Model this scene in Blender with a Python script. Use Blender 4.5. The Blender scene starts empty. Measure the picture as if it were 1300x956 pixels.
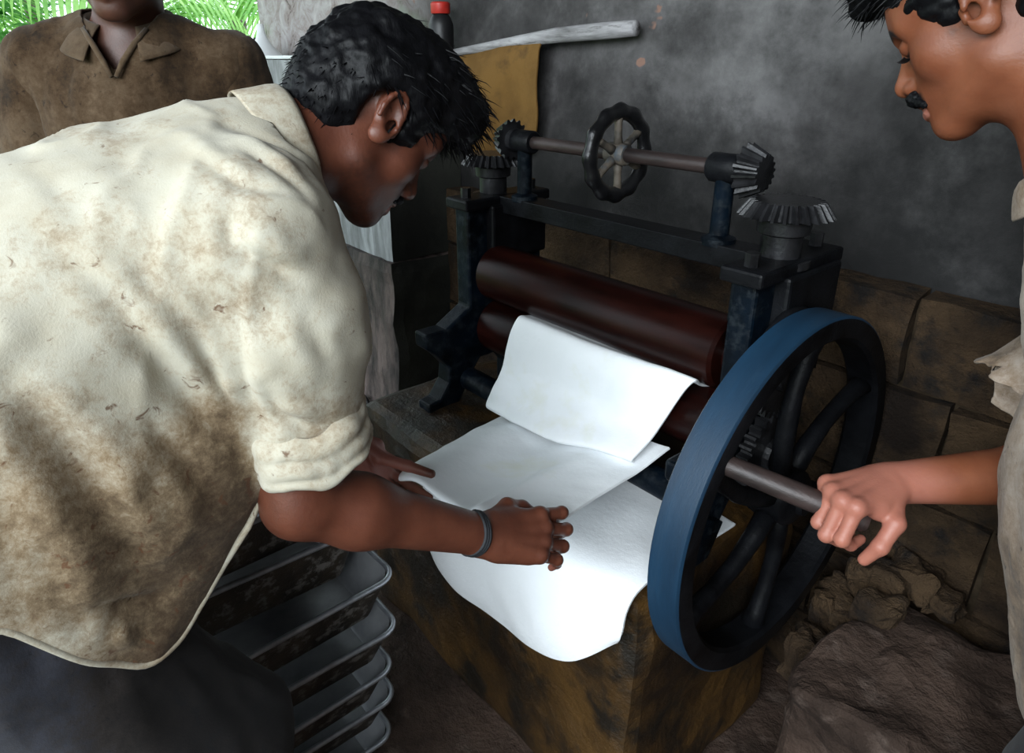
import bpy, math, random
import numpy as np
from mathutils import Vector, Matrix

# ------------------------------------------------------------------ camera, sky, light, exposure
scene = bpy.context.scene
COL = scene.collection
TILT = math.atan(361 / 867.0)
HEAD = math.atan(799 / 939.0)
cam_d = bpy.data.cameras.new('camera')
cam = bpy.data.objects.new('camera', cam_d)
COL.objects.link(cam)
cam.location = (0, 0, 1.4)
cam.rotation_euler = (math.pi / 2 - TILT, 0, math.pi / 2 - HEAD)
cam_d.sensor_width = 36.0
cam_d.lens = 36.0 * 867 / 1300
cam_d.shift_y = -45.0 / 1300
cam_d.clip_start = 0.02
scene.camera = cam

scene.view_settings.view_transform = 'Standard'
scene.view_settings.look = 'None'
scene.view_settings.exposure = 0.0
scene.view_settings.gamma = 1.0
scene.view_settings.use_curve_mapping = False

world = bpy.data.worlds.new('overcast_sky')
scene.world = world
world.use_nodes = True
wn = world.node_tree
bg = wn.nodes['Background']
bg.inputs['Color'].default_value = (0.80, 0.92, 1.0, 1)
bg.inputs['Strength'].default_value = 2.6

def area_light(name, loc, target, sx, sy, power, color):
    d = bpy.data.lights.new(name, 'AREA')
    d.shape = 'RECTANGLE'; d.size = sx; d.size_y = sy
    d.energy = power; d.color = color
    o = bpy.data.objects.new(name, d)
    COL.objects.link(o)
    o.location = loc
    dv = Vector(target) - Vector(loc)
    o.rotation_euler = dv.to_track_quat('-Z', 'Y').to_euler()
    return o

# daylight falling in through the open front of the shed, left of and behind the camera
area_light('daylight_open_front', (0.25, -1.60, 2.30), (-0.85, 0.75, 0.70), 2.6, 1.3, 168, (0.88, 0.95, 1.0))

# ------------------------------------------------------------------ helpers
rnd = random.Random(4)

class MB:
    def __init__(s):
        s.v = []; s.f = []
    def add(s, vs, fs):
        o = len(s.v)
        s.v += [tuple(map(float, q)) for q in vs]
        s.f += [tuple(i + o for i in q) for q in fs]
        return s
    def box(s, lo, hi, R=None, c=None):
        x0, y0, z0 = lo; x1, y1, z1 = hi
        vs = [(x0,y0,z0),(x1,y0,z0),(x1,y1,z0),(x0,y1,z0),(x0,y0,z1),(x1,y0,z1),(x1,y1,z1),(x0,y1,z1)]
        if R is not None:
            c = Vector(c) if c is not None else (Vector(lo) + Vector(hi)) / 2
            vs = [c + R @ (Vector(q) - c) for q in vs]
        return s.add(vs, [(3,2,1,0),(4,5,6,7),(0,1,5,4),(1,2,6,5),(2,3,7,6),(3,0,4,7)])
    def prof(s, p0, p1, rings, n=24, caps=True):
        """surface of revolution along p0->p1; rings = [(t, r)], t in metres from p0 if p1 is a direction"""
        p0 = Vector(p0); d = (Vector(p1) - p0).normalized()
        a = d.orthogonal().normalized(); b = d.cross(a)
        vs = []; fs = []
        for t, r in rings:
            for k in range(n):
                q = 2 * math.pi * k / n
                vs.append(p0 + d * t + (a * math.cos(q) + b * math.sin(q)) * r)
        m = len(rings)
        for i in range(m - 1):
            for k in range(n):
                k2 = (k + 1) % n
                fs.append((i*n+k, i*n+k2, (i+1)*n+k2, (i+1)*n+k))
        if caps:
            fs.append(tuple(range(n - 1, -1, -1)))
            fs.append(tuple((m-1)*n + k for k in range(n)))
        return s.add(vs, fs)
    def cyl(s, p0, p1, r0, r1=None, n=24):
        r1 = r0 if r1 is None else r1
        L = (Vector(p1) - Vector(p0)).length
        return s.prof(p0, p1, [(0, r0), (L, r1)], n)
    def tube(s, pts, r, n=8, closed=False):
        pts = [Vector(p) for p in pts]
        m = len(pts)
        rr = r if isinstance(r, (list, tuple)) else [r] * m
        vs = []; fs = []
        a = None
        for i, p in enumerate(pts):
            if closed:
                d = pts[(i+1) % m] - pts[i-1]
            else:
                d = pts[min(i+1, m-1)] - pts[max(i-1, 0)]
            d = d.normalized() if d.length > 1e-9 else Vector((0,0,1))
            a = d.orthogonal() if a is None else a - d * a.dot(d)
            a = a.normalized() if a.length > 1e-6 else d.orthogonal().normalized()
            b = d.cross(a)
            for k in range(n):
                q = 2*math.pi*k/n
                vs.append(p + (a*math.cos(q) + b*math.sin(q)) * rr[i])
        for i in range(m if closed else m - 1):
            j = (i + 1) % m
            for k in range(n):
                k2 = (k+1) % n
                fs.append((i*n+k, i*n+k2, j*n+k2, j*n+k))
        if not closed:
            fs.append(tuple(range(n-1, -1, -1)))
            fs.append(tuple((m-1)*n+k for k in range(n)))
        return s.add(vs, fs)
    def extr(s, poly, axis, lo, hi):
        """extrude a 2-D polygon along an axis ('x': poly is (y,z); 'y': (x,z); 'z': (x,y))"""
        n = len(poly)
        def mk(p, t):
            return {'x': (t, p[0], p[1]), 'y': (p[0], t, p[1]), 'z': (p[0], p[1], t)}[axis]
        vs = [mk(p, lo) for p in poly] + [mk(p, hi) for p in poly]
        fs = [tuple(range(n)), tuple(range(2*n-1, n-1, -1))]
        fs += [(i, i+n, (i+1) % n + n, (i+1) % n) for i in range(n)]
        return s.add(vs, fs)

def raw_mesh(name, v, f):
    me = bpy.data.meshes.new(name)
    me.from_pydata([tuple(q) for q in v], [], [tuple(q) for q in f])
    me.update()
    return me

def fast_mesh(name, V, Q):
    """numpy vertices (n,3) and quads (m,4) -> mesh"""
    me = bpy.data.meshes.new(name)
    V = np.ascontiguousarray(V, dtype=np.float32); Q = np.ascontiguousarray(Q, dtype=np.int32)
    me.vertices.add(len(V)); me.vertices.foreach_set('co', V.ravel())
    me.loops.add(Q.size); me.loops.foreach_set('vertex_index', Q.ravel())
    me.polygons.add(len(Q))
    me.polygons.foreach_set('loop_start', np.arange(0, Q.size, Q.shape[1], dtype=np.int32))
    me.update(calc_edges=True)
    me.validate()
    return me

def recalc(me):
    import bmesh
    b = bmesh.new(); b.from_mesh(me)
    bmesh.ops.recalc_face_normals(b, faces=b.faces)
    b.to_mesh(me); b.free()

def put(name, me, mat, parent=None, smooth=False, bevel=0.0, autosmooth=False):
    """link a mesh given in world coordinates; under a parent it keeps its world place"""
    o = bpy.data.objects.new(name, me)
    COL.objects.link(o)
    me.materials.append(mat)
    if smooth or autosmooth:
        me.polygons.foreach_set('use_smooth', [True] * len(me.polygons))
    if parent is not None:
        off = Vector((0, 0, 0)); q = parent
        while q is not None:
            off += q.location; q = q.parent
        o.parent = parent
        me.transform(Matrix.Translation(-off))
    if bevel:
        m = o.modifiers.new('edge', 'BEVEL'); m.width = bevel; m.segments = 2; m.limit_method = 'ANGLE'
        m.angle_limit = math.radians(38)
    if autosmooth:
        m = o.modifiers.new('smooth', 'EDGE_SPLIT'); m.split_angle = math.radians(38)
    return o

def build(name, mb, mat, parent=None, smooth=False, bevel=0.0, autosmooth=False, fix=True):
    me = raw_mesh(name, mb.v, mb.f)
    if fix: recalc(me)
    return put(name, me, mat, parent, smooth, bevel, autosmooth)

def empty(name, loc):
    o = bpy.data.objects.new(name, None)
    COL.objects.link(o); o.location = loc
    o.empty_display_size = 0.1
    return o

def tag(o, label, cat, group=None, kind=None):
    o['label'] = label; o['category'] = cat
    if group: o['group'] = group
    if kind: o['kind'] = kind
    return o

def struct(o, label=None):
    o['kind'] = 'structure'
    if label: o['label'] = label
    return o

def hash3(i, j, k):
    n = (i * 374761393 + j * 668265263 + k * 1442695041) & 0xffffffff
    n = ((n ^ (n >> 13)) * 1274126177) & 0xffffffff
    return ((n ^ (n >> 16)) & 0xffffff) / float(0xffffff) * 2 - 1

def noise3(P, scale, seed=0):
    """smooth value noise in [-1,1] for an (n,3) array"""
    p = np.asarray(P, dtype=np.float64) * scale + 100.0
    i = np.floor(p).astype(np.int64); fr = p - i
    w = fr * fr * (3 - 2 * fr)
    out = 0.0
    for a in (0, 1):
        for b in (0, 1):
            for c in (0, 1):
                h = hash3(i[:, 0] + a + seed * 17, i[:, 1] + b, i[:, 2] + c)
                out = out + h * np.where(a, w[:, 0], 1 - w[:, 0]) * np.where(b, w[:, 1], 1 - w[:, 1]) * np.where(c, w[:, 2], 1 - w[:, 2])
    return out

def fbm(P, scale, oct=4, seed=0):
    s = 0; a = 1.0
    for o in range(oct):
        s = s + a * noise3(P, scale * 2 ** o, seed + o); a *= 0.5
    return s

# ------------------------------------------------------------------ materials
def new_mat(name):
    m = bpy.data.materials.new(name); m.use_nodes = True
    nt = m.node_tree
    return m, nt, nt.nodes['Principled BSDF']

def N(nt, typ, **kw):
    n = nt.nodes.new(typ)
    for k, v in kw.items():
        if k in n.inputs.keys(): n.inputs[k].default_value = v
        else: setattr(n, k, v)
    return n

def texco(nt, scale=(1, 1, 1)):
    t = N(nt, 'ShaderNodeTexCoord'); mp = N(nt, 'ShaderNodeMapping')
    mp.inputs['Scale'].default_value = scale
    nt.links.new(t.outputs['Object'], mp.inputs['Vector'])
    return mp.outputs['Vector']

def ramp(nt, src, stops):
    r = N(nt, 'ShaderNodeValToRGB')
    e = r.color_ramp.elements
    while len(e) < len(stops): e.new(0.5)
    for el, (p, c) in zip(e, stops):
        el.position = p; el.color = tuple(c) + (1,) if len(c) == 3 else c
    nt.links.new(src, r.inputs['Fac'])
    return r.outputs['Color']

def mix(nt, fac, a, b, blend='MIX'):
    m = N(nt, 'ShaderNodeMix', data_type='RGBA', blend_type=blend)
    for sock, val in ((m.inputs[0], fac), (m.inputs[6], a), (m.inputs[7], b)):
        if isinstance(val, (int, float)): sock.default_value = val
        elif isinstance(val, tuple): sock.default_value = val + (1,) if len(val) == 3 else val
        else: nt.links.new(val, sock)
    return m.outputs[2]

def noise_tex(nt, vec, scale, detail=6, rough=0.6, dist=0.0):
    n = N(nt, 'ShaderNodeTexNoise')
    n.inputs['Scale'].default_value = scale; n.inputs['Detail'].default_value = detail
    n.inputs['Roughness'].default_value = rough; n.inputs['Distortion'].default_value = dist
    nt.links.new(vec, n.inputs['Vector'])
    return n.outputs['Fac']

def bump(nt, p, h, strength=0.3, dist=0.01):
    b = N(nt, 'ShaderNodeBump')
    b.inputs['Strength'].default_value = strength; b.inputs['Distance'].default_value = dist
    nt.links.new(h, b.inputs['Height']); nt.links.new(b.outputs['Normal'], p.inputs['Normal'])

def mottled(name, c0, c1, scale=8, rough=0.8, metal=0.0, c2=None, scale2=30, lo=0.35, hi=0.65, bs=0.25, bd=0.008,
            lo2=0.55, hi2=0.7, stretch=(1, 1, 1), detail=6, spec=0.5, r2=None, bscale=None):
    m, nt, p = new_mat(name)
    v = texco(nt, stretch)
    n1 = noise_tex(nt, v, scale, detail)
    col = ramp(nt, n1, [(lo, c0), (hi, c1)])
    if c2 is not None:
        n2 = noise_tex(nt, v, scale2, 5, 0.65)
        f = ramp(nt, n2, [(lo2, (0, 0, 0)), (hi2, (1, 1, 1))])
        col = mix(nt, f, col, c2)
        if r2 is not None:
            rr = N(nt, 'ShaderNodeMapRange'); rr.inputs['To Min'].default_value = rough; rr.inputs['To Max'].default_value = r2
            nt.links.new(f, rr.inputs['Value']); nt.links.new(rr.outputs[0], p.inputs['Roughness'])
    nt.links.new(col, p.inputs['Base Color'])
    if r2 is None: p.inputs['Roughness'].default_value = rough
    p.inputs['Metallic'].default_value = metal
    p.inputs['Specular IOR Level'].default_value = spec
    if bs: bump(nt, p, noise_tex(nt, v, bscale or scale * 6, 5, 0.7), bs, bd)
    return m

# ------------------------------------------------------------------ materials of the place
def wall_material():
    m, nt, p = new_mat('stained_plaster')
    v = texco(nt)
    big = noise_tex(nt, v, 1.6, 6, 0.62, 0.4)
    mid = noise_tex(nt, v, 7.0, 8, 0.7)
    col = ramp(nt, big, [(0.30, (0.012, 0.0115, 0.0118)), (0.50, (0.055, 0.052, 0.052)), (0.66, (0.155, 0.149, 0.149))])
    f = ramp(nt, mid, [(0.32, (0.45, 0.45, 0.45)), (0.62, (1.15, 1.15, 1.15))])
    col = mix(nt, 1.0, col, f, 'MULTIPLY')
    # rising damp above the stone base: dark sooty band with an uneven edge
    sx = N(nt, 'ShaderNodeSeparateXYZ'); nt.links.new(v, sx.inputs[0])
    wob = N(nt, 'ShaderNodeMath', operation='MULTIPLY_ADD'); wob.inputs[1].default_value = 0.55
    nt.links.new(mid, wob.inputs[0]); nt.links.new(sx.outputs['Z'], wob.inputs[2])
    damp = ramp(nt, wob.outputs[0], [(0.0, (0, 0, 0)), (1.0, (1, 1, 1))])
    mr = N(nt, 'ShaderNodeMapRange'); mr.inputs['From Min'].default_value = 1.30; mr.inputs['From Max'].default_value = 1.62
    nt.links.new(wob.outputs[0], mr.inputs['Value'])
    col = mix(nt, mr.outputs[0], mix(nt, 0.85, col, (0.010, 0.010, 0.010)), col)
    # peeled, mossy plaster towards the open left end
    mx = N(nt, 'ShaderNodeMapRange'); mx.inputs['From Min'].default_value = -1.95; mx.inputs['From Max'].default_value = -2.5
    nt.links.new(sx.outputs['X'], mx.inputs['Value'])
    peel = noise_tex(nt, v, 11.0, 9, 0.75, 0.9)
    pc = ramp(nt, peel, [(0.34, (0.045, 0.032, 0.026)), (0.42, (0.30, 0.25, 0.235)), (0.56, (0.42, 0.39, 0.385)), (0.68, (0.52, 0.49, 0.48))])
    moss = ramp(nt, noise_tex(nt, v, 2.6, 4, 0.5), [(0.48, (0, 0, 0)), (0.56, (1, 1, 1))])
    pc = mix(nt, mix(nt, 1.0, moss, (0.75, 0.75, 0.75), 'MULTIPLY'), pc, (0.26, 0.38, 0.22))
    col = mix(nt, mx.outputs[0], col, pc)
    # a few small rusty chips
    chip = ramp(nt, noise_tex(nt, v, 11, 3, 0.5), [(0.735, (0, 0, 0)), (0.76, (1, 1, 1))])
    col = mix(nt, chip, col, (0.22, 0.13, 0.10))
    nt.links.new(col, p.inputs['Base Color'])
    p.inputs['Roughness'].default_value = 0.85
    p.inputs['Specular IOR Level'].default_value = 0.25
    bump(nt, p, peel, 0.35, 0.02)
    return m

M = {}
M['wall'] = wall_material()
M['stone'] = mottled('laterite_stone', (0.010, 0.006, 0.004), (0.072, 0.044, 0.023), 6, 0.9, c2=(0.012, 0.010, 0.009), scale2=14, lo2=0.52, hi2=0.68, bs=0.9, bd=0.02, bscale=40, spec=0.2)
M['joint'] = mottled('mortar', (0.015, 0.011, 0.007), (0.06, 0.042, 0.026), 20, 0.95, spec=0.1)
M['earth'] = mottled('trodden_earth', (0.016, 0.009, 0.006), (0.070, 0.044, 0.032), 5, 0.85, c2=(0.085, 0.060, 0.048), scale2=14, bs=0.9, bd=0.015, bscale=30, spec=0.25)
M['roofing'] = mottled('soot_dark_roof_boards', (0.02, 0.017, 0.014), (0.06, 0.05, 0.04), 4, 0.9, stretch=(1, 6, 1))
M['concrete'] = mottled('streaked_concrete', (0.20, 0.205, 0.21), (0.50, 0.51, 0.53), 3, 0.8, c2=(0.15, 0.155, 0.15), scale2=5, lo2=0.42, hi2=0.75, stretch=(5, 5, 1), bs=0.4, bd=0.01)
M['end_shade'] = mottled('shade_dark_green_concrete', (0.008, 0.009, 0.007), (0.035, 0.036, 0.028), 4, 0.85, bs=0.4, bd=0.01)  # concrete darkened to stand in for shade on the half-height wall's end
M['plinth'] = mottled('stained_plinth', (0.035, 0.028, 0.026), (0.19, 0.14, 0.125), 3.5, 0.75, c2=(0.02, 0.016, 0.015), scale2=6, lo2=0.45, hi2=0.66, stretch=(3, 3, 1), bs=0.6, bd=0.012)
M['pedestal'] = mottled('ochre_stained_concrete', (0.010, 0.005, 0.002), (0.085, 0.042, 0.010), 4, 0.45, c2=(0.010, 0.007, 0.004), scale2=9, lo2=0.46, hi2=0.62, bs=0.5, bd=0.01, bscale=60, spec=0.5)
M['iron'] = mottled('greasy_black_iron', (0.0015, 0.0015, 0.002), (0.006, 0.0065, 0.008), 14, 0.45, 0.0, spec=0.14, bs=0.35, bd=0.004, bscale=90)
M['gear_iron'] = mottled('oily_gear_iron', (0.003, 0.003, 0.0035), (0.02, 0.02, 0.022), 22, 0.30, 0.15, spec=0.3, bs=0.3, bd=0.003, bscale=120)
M['blue'] = mottled('worn_blue_paint', (0.0008, 0.0013, 0.002), (0.0022, 0.0065, 0.013), 9, 0.45, spec=0.12, c2=(0.012, 0.016, 0.02), scale2=45, lo2=0.50, hi2=0.66, bs=0.3, bd=0.003, bscale=120)
M['rim_blue'] = mottled('rubbed_blue_rim', (0.003, 0.018, 0.040), (0.006, 0.032, 0.068), 4, 0.5, c2=(0.008, 0.03, 0.06), scale2=20, stretch=(6, 1, 1), bs=0.2, bd=0.002, bscale=80)
M['roll'] = mottled('red_brown_wet_roller', (0.004, 0.0008, 0.0006), (0.018, 0.0038, 0.0026), 5, 0.28, 0.0, spec=0.18, stretch=(1, 4, 4), bs=0.12, bd=0.003, bscale=120)
M['shaft'] = mottled('rusty_shaft', (0.010, 0.008, 0.008), (0.05, 0.033, 0.03), 7, 0.45, 0.2, stretch=(1, 3, 3), bs=0.3, bd=0.003)
M['hand_rim'] = mottled('worn_black_wheel', (0.004, 0.004, 0.005), (0.012, 0.012, 0.013), 10, 0.28, 0.2, bs=0.4, bd=0.003, bscale=70)
M['spoke'] = mottled('chipped_wheel_spoke', (0.012, 0.011, 0.010), (0.16, 0.13, 0.10), 16, 0.6, c2=(0.05, 0.075, 0.10), scale2=22, bs=0.4, bd=0.003)
M['pan'] = mottled('dull_aluminium', (0.16, 0.165, 0.175), (0.36, 0.37, 0.385), 6, 0.38, 0.25, bs=0.15, bd=0.003, bscale=60)
M['pan_dirt'] = mottled('blackened_aluminium', (0.010, 0.0075, 0.005), (0.06, 0.042, 0.025), 12, 0.6, 0.1, c2=(0.17, 0.155, 0.14), scale2=30, lo2=0.52, hi2=0.62, bs=0.6, bd=0.004, bscale=60)
M['pan_rim'] = mottled('bright_aluminium_rim', (0.26, 0.28, 0.31), (0.62, 0.65, 0.70), 12, 0.28, 0.7, bs=0.15, bd=0.002)
M['latex'] = mottled('wet_white_latex', (0.82, 0.85, 0.87), (0.90, 0.92, 0.94), 3, 0.42, c2=(0.80, 0.81, 0.72), scale2=4, lo2=0.60, hi2=0.75, bs=0.25, bd=0.004, bscale=70, spec=0.5)
M['latex'].node_tree.nodes['Principled BSDF'].inputs['Subsurface Weight'].default_value = 0.0
M['cloth_brown'] = mottled('smoked_sheet', (0.075, 0.036, 0.008), (0.16, 0.085, 0.022), 5, 0.8, c2=(0.045, 0.026, 0.012), scale2=9, lo2=0.56, hi2=0.76, bs=0.4, bd=0.006, bscale=40, spec=0.2)
M['pole'] = mottled('weathered_pole', (0.14, 0.135, 0.135), (0.46, 0.45, 0.46), 9, 0.85, stretch=(0.6, 4, 4), c2=(0.05, 0.045, 0.04), scale2=16, bs=0.5, bd=0.005)
M['black'] = mottled('black_plastic', (0.004, 0.004, 0.005), (0.012, 0.012, 0.013), 8, 0.45, bs=0.1)
M['red'] = mottled('red_plastic', (0.30, 0.015, 0.01), (0.55, 0.03, 0.02), 20, 0.4, bs=0.1)
M['white'] = mottled('white_plastic', (0.72, 0.74, 0.76), (0.82, 0.84, 0.86), 5, 0.4, bs=0.05)
M['wood'] = mottled('pale_wood', (0.30, 0.22, 0.12), (0.52, 0.42, 0.28), 8, 0.7, stretch=(1, 6, 6))
M['leaf'] = mottled('palm_leaflet', (0.14, 0.42, 0.06), (0.50, 0.80, 0.26), 5, 0.4, bs=0.0)
M['leaf_dark'] = mottled('broad_leaf', (0.05, 0.24, 0.06), (0.26, 0.56, 0.18), 4, 0.35, bs=0.0)
M['stem'] = mottled('green_stem', (0.12, 0.20, 0.05), (0.30, 0.34, 0.14), 6, 0.6, bs=0.1)
M['bark'] = mottled('palm_bark', (0.09, 0.07, 0.055), (0.24, 0.2, 0.17), 8, 0.9, stretch=(1, 1, 5))
M['grass'] = mottled('garden_grass', (0.10, 0.17, 0.05), (0.24, 0.32, 0.12), 3, 0.9, bs=0.3)
for k in ('leaf', 'leaf_dark'):
    pp = M[k].node_tree.nodes['Principled BSDF']
    pp.inputs['Transmission Weight'].default_value = 0.0
    pp.inputs['Subsurface Weight'].default_value = 0.0
    # leaves let light through
    nt = M[k].node_tree
    tr = N(nt, 'ShaderNodeBsdfTranslucent'); ms = N(nt, 'ShaderNodeMixShader')
    src = pp.inputs['Base Color'].links[0].from_socket
    nt.links.new(src, tr.inputs['Color'])
    ms.inputs[0].default_value = 0.45
    nt.links.new(pp.outputs[0], ms.inputs[1]); nt.links.new(tr.outputs[0], ms.inputs[2])
    out = [n for n in nt.nodes if n.type == 'OUTPUT_MATERIAL'][0]
    nt.links.new(ms.outputs[0], out.inputs['Surface'])

# ------------------------------------------------------------------ the shed
def rough_box(name, lo, hi, step, amp, mat, parent=None, seed=1, scale=9, smooth=False, round_=0.0):
    """closed box with a gridded, uneven skin"""
    lo = np.array(lo, float); hi = np.array(hi, float)
    n = np.maximum(1, np.round((hi - lo) / step).astype(int))
    idx = {}; V = []; F = []
    def vid(i, j, k):
        key = (i, j, k)
        if key not in idx:
            idx[key] = len(V); V.append(lo + (hi - lo) * np.array([i / n[0], j / n[1], k / n[2]]))
        return idx[key]
    for ax in range(3):
        a, b = (ax + 1) % 3, (ax + 2) % 3
        for side in (0, n[ax]):
            for i in range(n[a]):
                for j in range(n[b]):
                    q = []
                    for di, dj in ((0, 0), (1, 0), (1, 1), (0, 1)):
                        c = [0, 0, 0]; c[ax] = side; c[a] = i + di; c[b] = j + dj
                        q.append(vid(*c))
                    F.append(q if side else q[::-1])
    V = np.array(V)
    if round_:
        c = (lo + hi) / 2; h = (hi - lo) / 2
        d = np.abs(V - c) - (h - round_)
        e = np.maximum(d, 0); L = np.linalg.norm(e, axis=1, keepdims=True)
        e2 = np.where(L > 1e-9, e / np.maximum(L, 1e-9) * np.minimum(L, round_), 0)
        V = c + np.sign(V - c) * (np.minimum(np.abs(V - c), h - round_) + e2)
    D = np.stack([fbm(V, scale, 3, seed), fbm(V, scale, 3, seed + 5), fbm(V, scale, 3, seed + 9)], 1)
    V = V + D * amp
    me = raw_mesh(name, V, F)
    return put(name, me, mat, parent, smooth)

struct(rough_box('wall_back', (-3.49, 1.40, -0.02), (1.75, 1.62, 2.62), 0.07, 0.006, M['wall'], seed=2, scale=4, smooth=False))
struct(build('wall_right', MB().box((1.62, -1.7, 0), (1.75, 1.40, 2.62)), M['wall']))
struct(build('ceiling', MB().box((-3.7, -1.35, 2.6), (1.75, 1.62, 2.66)), M['roofing']))
fl = rough_box('floor', (-3.6, -2.6, -0.12), (1.75, 1.40, 0.0), 0.12, 0.008, M['earth'], seed=3, scale=3)
struct(fl)
struct(build('garden_ground', MB().box((-40, -40, -0.35), (40, 40, -0.2)), M['grass']))

# half-height concrete wall at the left, its foot darkly stained
w = rough_box('wall_left', (-3.40, 1.11, 0.77), (-1.91, 1.40, 1.392), 0.05, 0.003, M['concrete'], seed=4, scale=6, round_=0.012)
struct(w)
def shade_end(o):  # shade of the end facing the mill, painted in as a darker material
    o.data.materials.append(M['end_shade'])
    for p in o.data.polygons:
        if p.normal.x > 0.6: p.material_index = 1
shade_end(w)
w = rough_box('wall_left_plinth', (-3.43, 1.098, -0.02), (-1.903, 1.40, 0.775), 0.045, 0.007, M['plinth'], seed=5, scale=9, round_=0.02)
struct(w); shade_end(w)

# stone courses at the foot of the back wall, each block proud of recessed mortar
base = build('wall_base', MB().box((-1.90, 1.352, 0.0), (1.62, 1.402, 0.985)), M['joint'])
struct(base)
courses = [(0.815, 1.0, [-1.9, -1.52, -1.16, -0.78, -0.416, -0.03, 0.36, 0.8, 1.2, 1.6]),
           (0.60, 0.81, [-1.9, -1.7, -1.33, -0.95, -0.62, -0.32, 0.10, 0.5, 0.9, 1.3, 1.6]),
           (0.40, 0.595, [-1.9, -1.5, -1.12, -0.8, -0.5, -0.205, 0.2, 0.6, 1.0, 1.6]),
           (0.20, 0.395, [-1.9, -1.66, -1.3, -0.9, -0.5, -0.1, 0.3, 0.75, 1.2, 1.6]),
           (0.0, 0.195, [-1.9, -1.45, -1.05, -0.65, -0.25, 0.15, 0.55, 1.1, 1.6])]
sd = 20
for z0, z1, xs in courses:
    for a, b in zip(xs[:-1], xs[1:]):
        sd += 1
        yy = 1.325 + rnd.uniform(-0.006, 0.006)
        rough_box('stone_block', (a + 0.002, yy, z0 + 0.0015), (b - 0.002, 1.398, z1 - 0.0015), 0.055, 0.005, M['stone'], base, seed=sd, scale=12, round_=0.008)

# broken earth-and-rubble step along the stone base, right of the mill
stp = rough_box('earth_step', (-0.36, 0.93, -0.02), (1.60, 1.28, 0.415), 0.022, 0.020, M['earth'], seed=9, scale=10, round_=0.03)
tag(stp, 'raised brown earth step with a crumbling edge along the stone wall', 'step')
rr = random.Random(12)
for i, (x, y, z, s) in enumerate([(-0.345, 1.27, 0.42, 0.050), (-0.31, 1.19, 0.42, 0.040), (-0.38, 1.22, 0.34, 0.06), (-0.30, 1.29, 0.45, 0.045), (-0.37, 1.10, 0.30, 0.055), (-0.24, 1.28, 0.44, 0.035)]):
    st = rough_box('rubble_stone', (x - s, y - s * 0.8, z - s * 0.8), (x + s, y + s * 0.8, z + s * 0.8), s / 5, s * 0.36, M['stone'], seed=40 + i, scale=22, round_=s * 0.3)
    tag(st, ['jagged brown stone wedged behind the flywheel at the wall foot', 'small brown stone on the edge of the earth step',
             'dark stone bulging from the broken side of the earth step', 'brown stone leaning on the stone wall foot above the earth step',
             'lowest dark stone in the broken side of the earth step', 'smallest crumbly stone at the wall foot on the earth step'][i], 'stone', 'rubble at the earth step')

# mill pedestal
ped = rough_box('concrete_pedestal', (-1.42, 0.70, -0.02), (-0.505, 1.22, 0.60), 0.035, 0.009, M['pedestal'], seed=7, scale=8, round_=0.03)
tag(ped, 'ochre-stained wet concrete pedestal carrying the sheeting mill', 'pedestal')

# ------------------------------------------------------------------ the rubber sheeting mill
mill = empty('sheeting_mill', (-0.9, 1.0, 0.60))
tag(mill, 'black iron hand-cranked rubber sheeting mill with rollers and blue flywheel', 'machine')
def frame(x0, x1, mirror=False):
    prof = [(0.93, 1.085), (1.16, 1.085), (1.16, 0.60), (1.19, 0.602), (1.19, 0.585), (1.05, 0.585), (1.05, 0.66), (1.02, 0.70), (0.96, 0.70), (0.93, 0.66),
            (0.885, 0.585), (0.80, 0.585), (0.80, 0.615), (0.83, 0.62), (0.86, 0.66), (0.865, 0.70), (0.83, 0.74), (0.80, 0.765), (0.80, 0.80), (0.86, 0.80), (0.93, 0.84)]
    return MB().extr(prof, 'x', x0, x1)
build('side_frame', frame(-0.56, -0.515), M['blue'], mill, bevel=0.006)
build('side_frame', frame(-1.30, -1.25), M['blue'], mill, bevel=0.006)
# slanting flat-iron leg under the right frame
build('brace_leg', MB().extr([(0.835, 0.70), (0.905, 0.66), (0.87, 0.60), (0.80, 0.60)], 'x', -0.52, -0.500), M['blue'], mill, bevel=0.003)
for xa, xb in ((-0.575, -0.50), (-1.315, -1.235)):
    b = build('frame_cap', MB().box((xa, 0.915, 1.075), (xb, 1.175, 1.10)), M['iron'], mill, bevel=0.005)
    for yy in (0.945, 1.145):
        build('cap_bolt', MB().cyl((xa/2+xb/2, yy, 1.09), (xa/2+xb/2, yy, 1.122), 0.012, n=6), M['gear_iron'], b)
# dark housing block behind the right frame column
build('screw_housing', MB().box((-0.595, 0.985, 0.95), (-0.49, 1.155, 1.082)), M['iron'], mill, bevel=0.006)
build('screw_housing', MB().box((-1.32, 0.985, 0.95), (-1.225, 1.155, 1.082)), M['iron'], mill, bevel=0.006)
# rollers
def roller(z, y, R, mat):
    mb = MB()
    mb.prof((-1.255, y, z), (0, y, z), [(0.0, 0.03), (0.02, 0.03), (0.02, R - 0.006), (0.026, R), (0.665, R), (0.671, R - 0.006), (0.671, 0.03), (0.70, 0.03)], 48)
    o = build('roller', mb, mat, mill, autosmooth=True)
    return o
roller(0.92, 1.00, 0.066, M['roll'])
roller(0.786, 1.00, 0.066, M['roll'])
g = build('guide_roller', MB().prof((-1.24, 0.915, 0.66), (0, 0.915, 0.66), [(0, 0.028), (0.66, 0.028)], 24), M['blue'], mill, autosmooth=True)
# tie bars: an L-angle on top, a flat bar at the back
build('tie_bar', MB().extr([(1.015, 1.10), (1.075, 1.10), (1.075, 1.092), (1.023, 1.092), (1.023, 1.062), (1.015, 1.062)], 'x', -1.25, -0.56), M['iron'], mill, bevel=0.002)
build('tie_bar', MB().box((-1.25, 1.12, 0.66), (-0.56, 1.14, 0.70)), M['iron'], mill, bevel=0.003)
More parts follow.
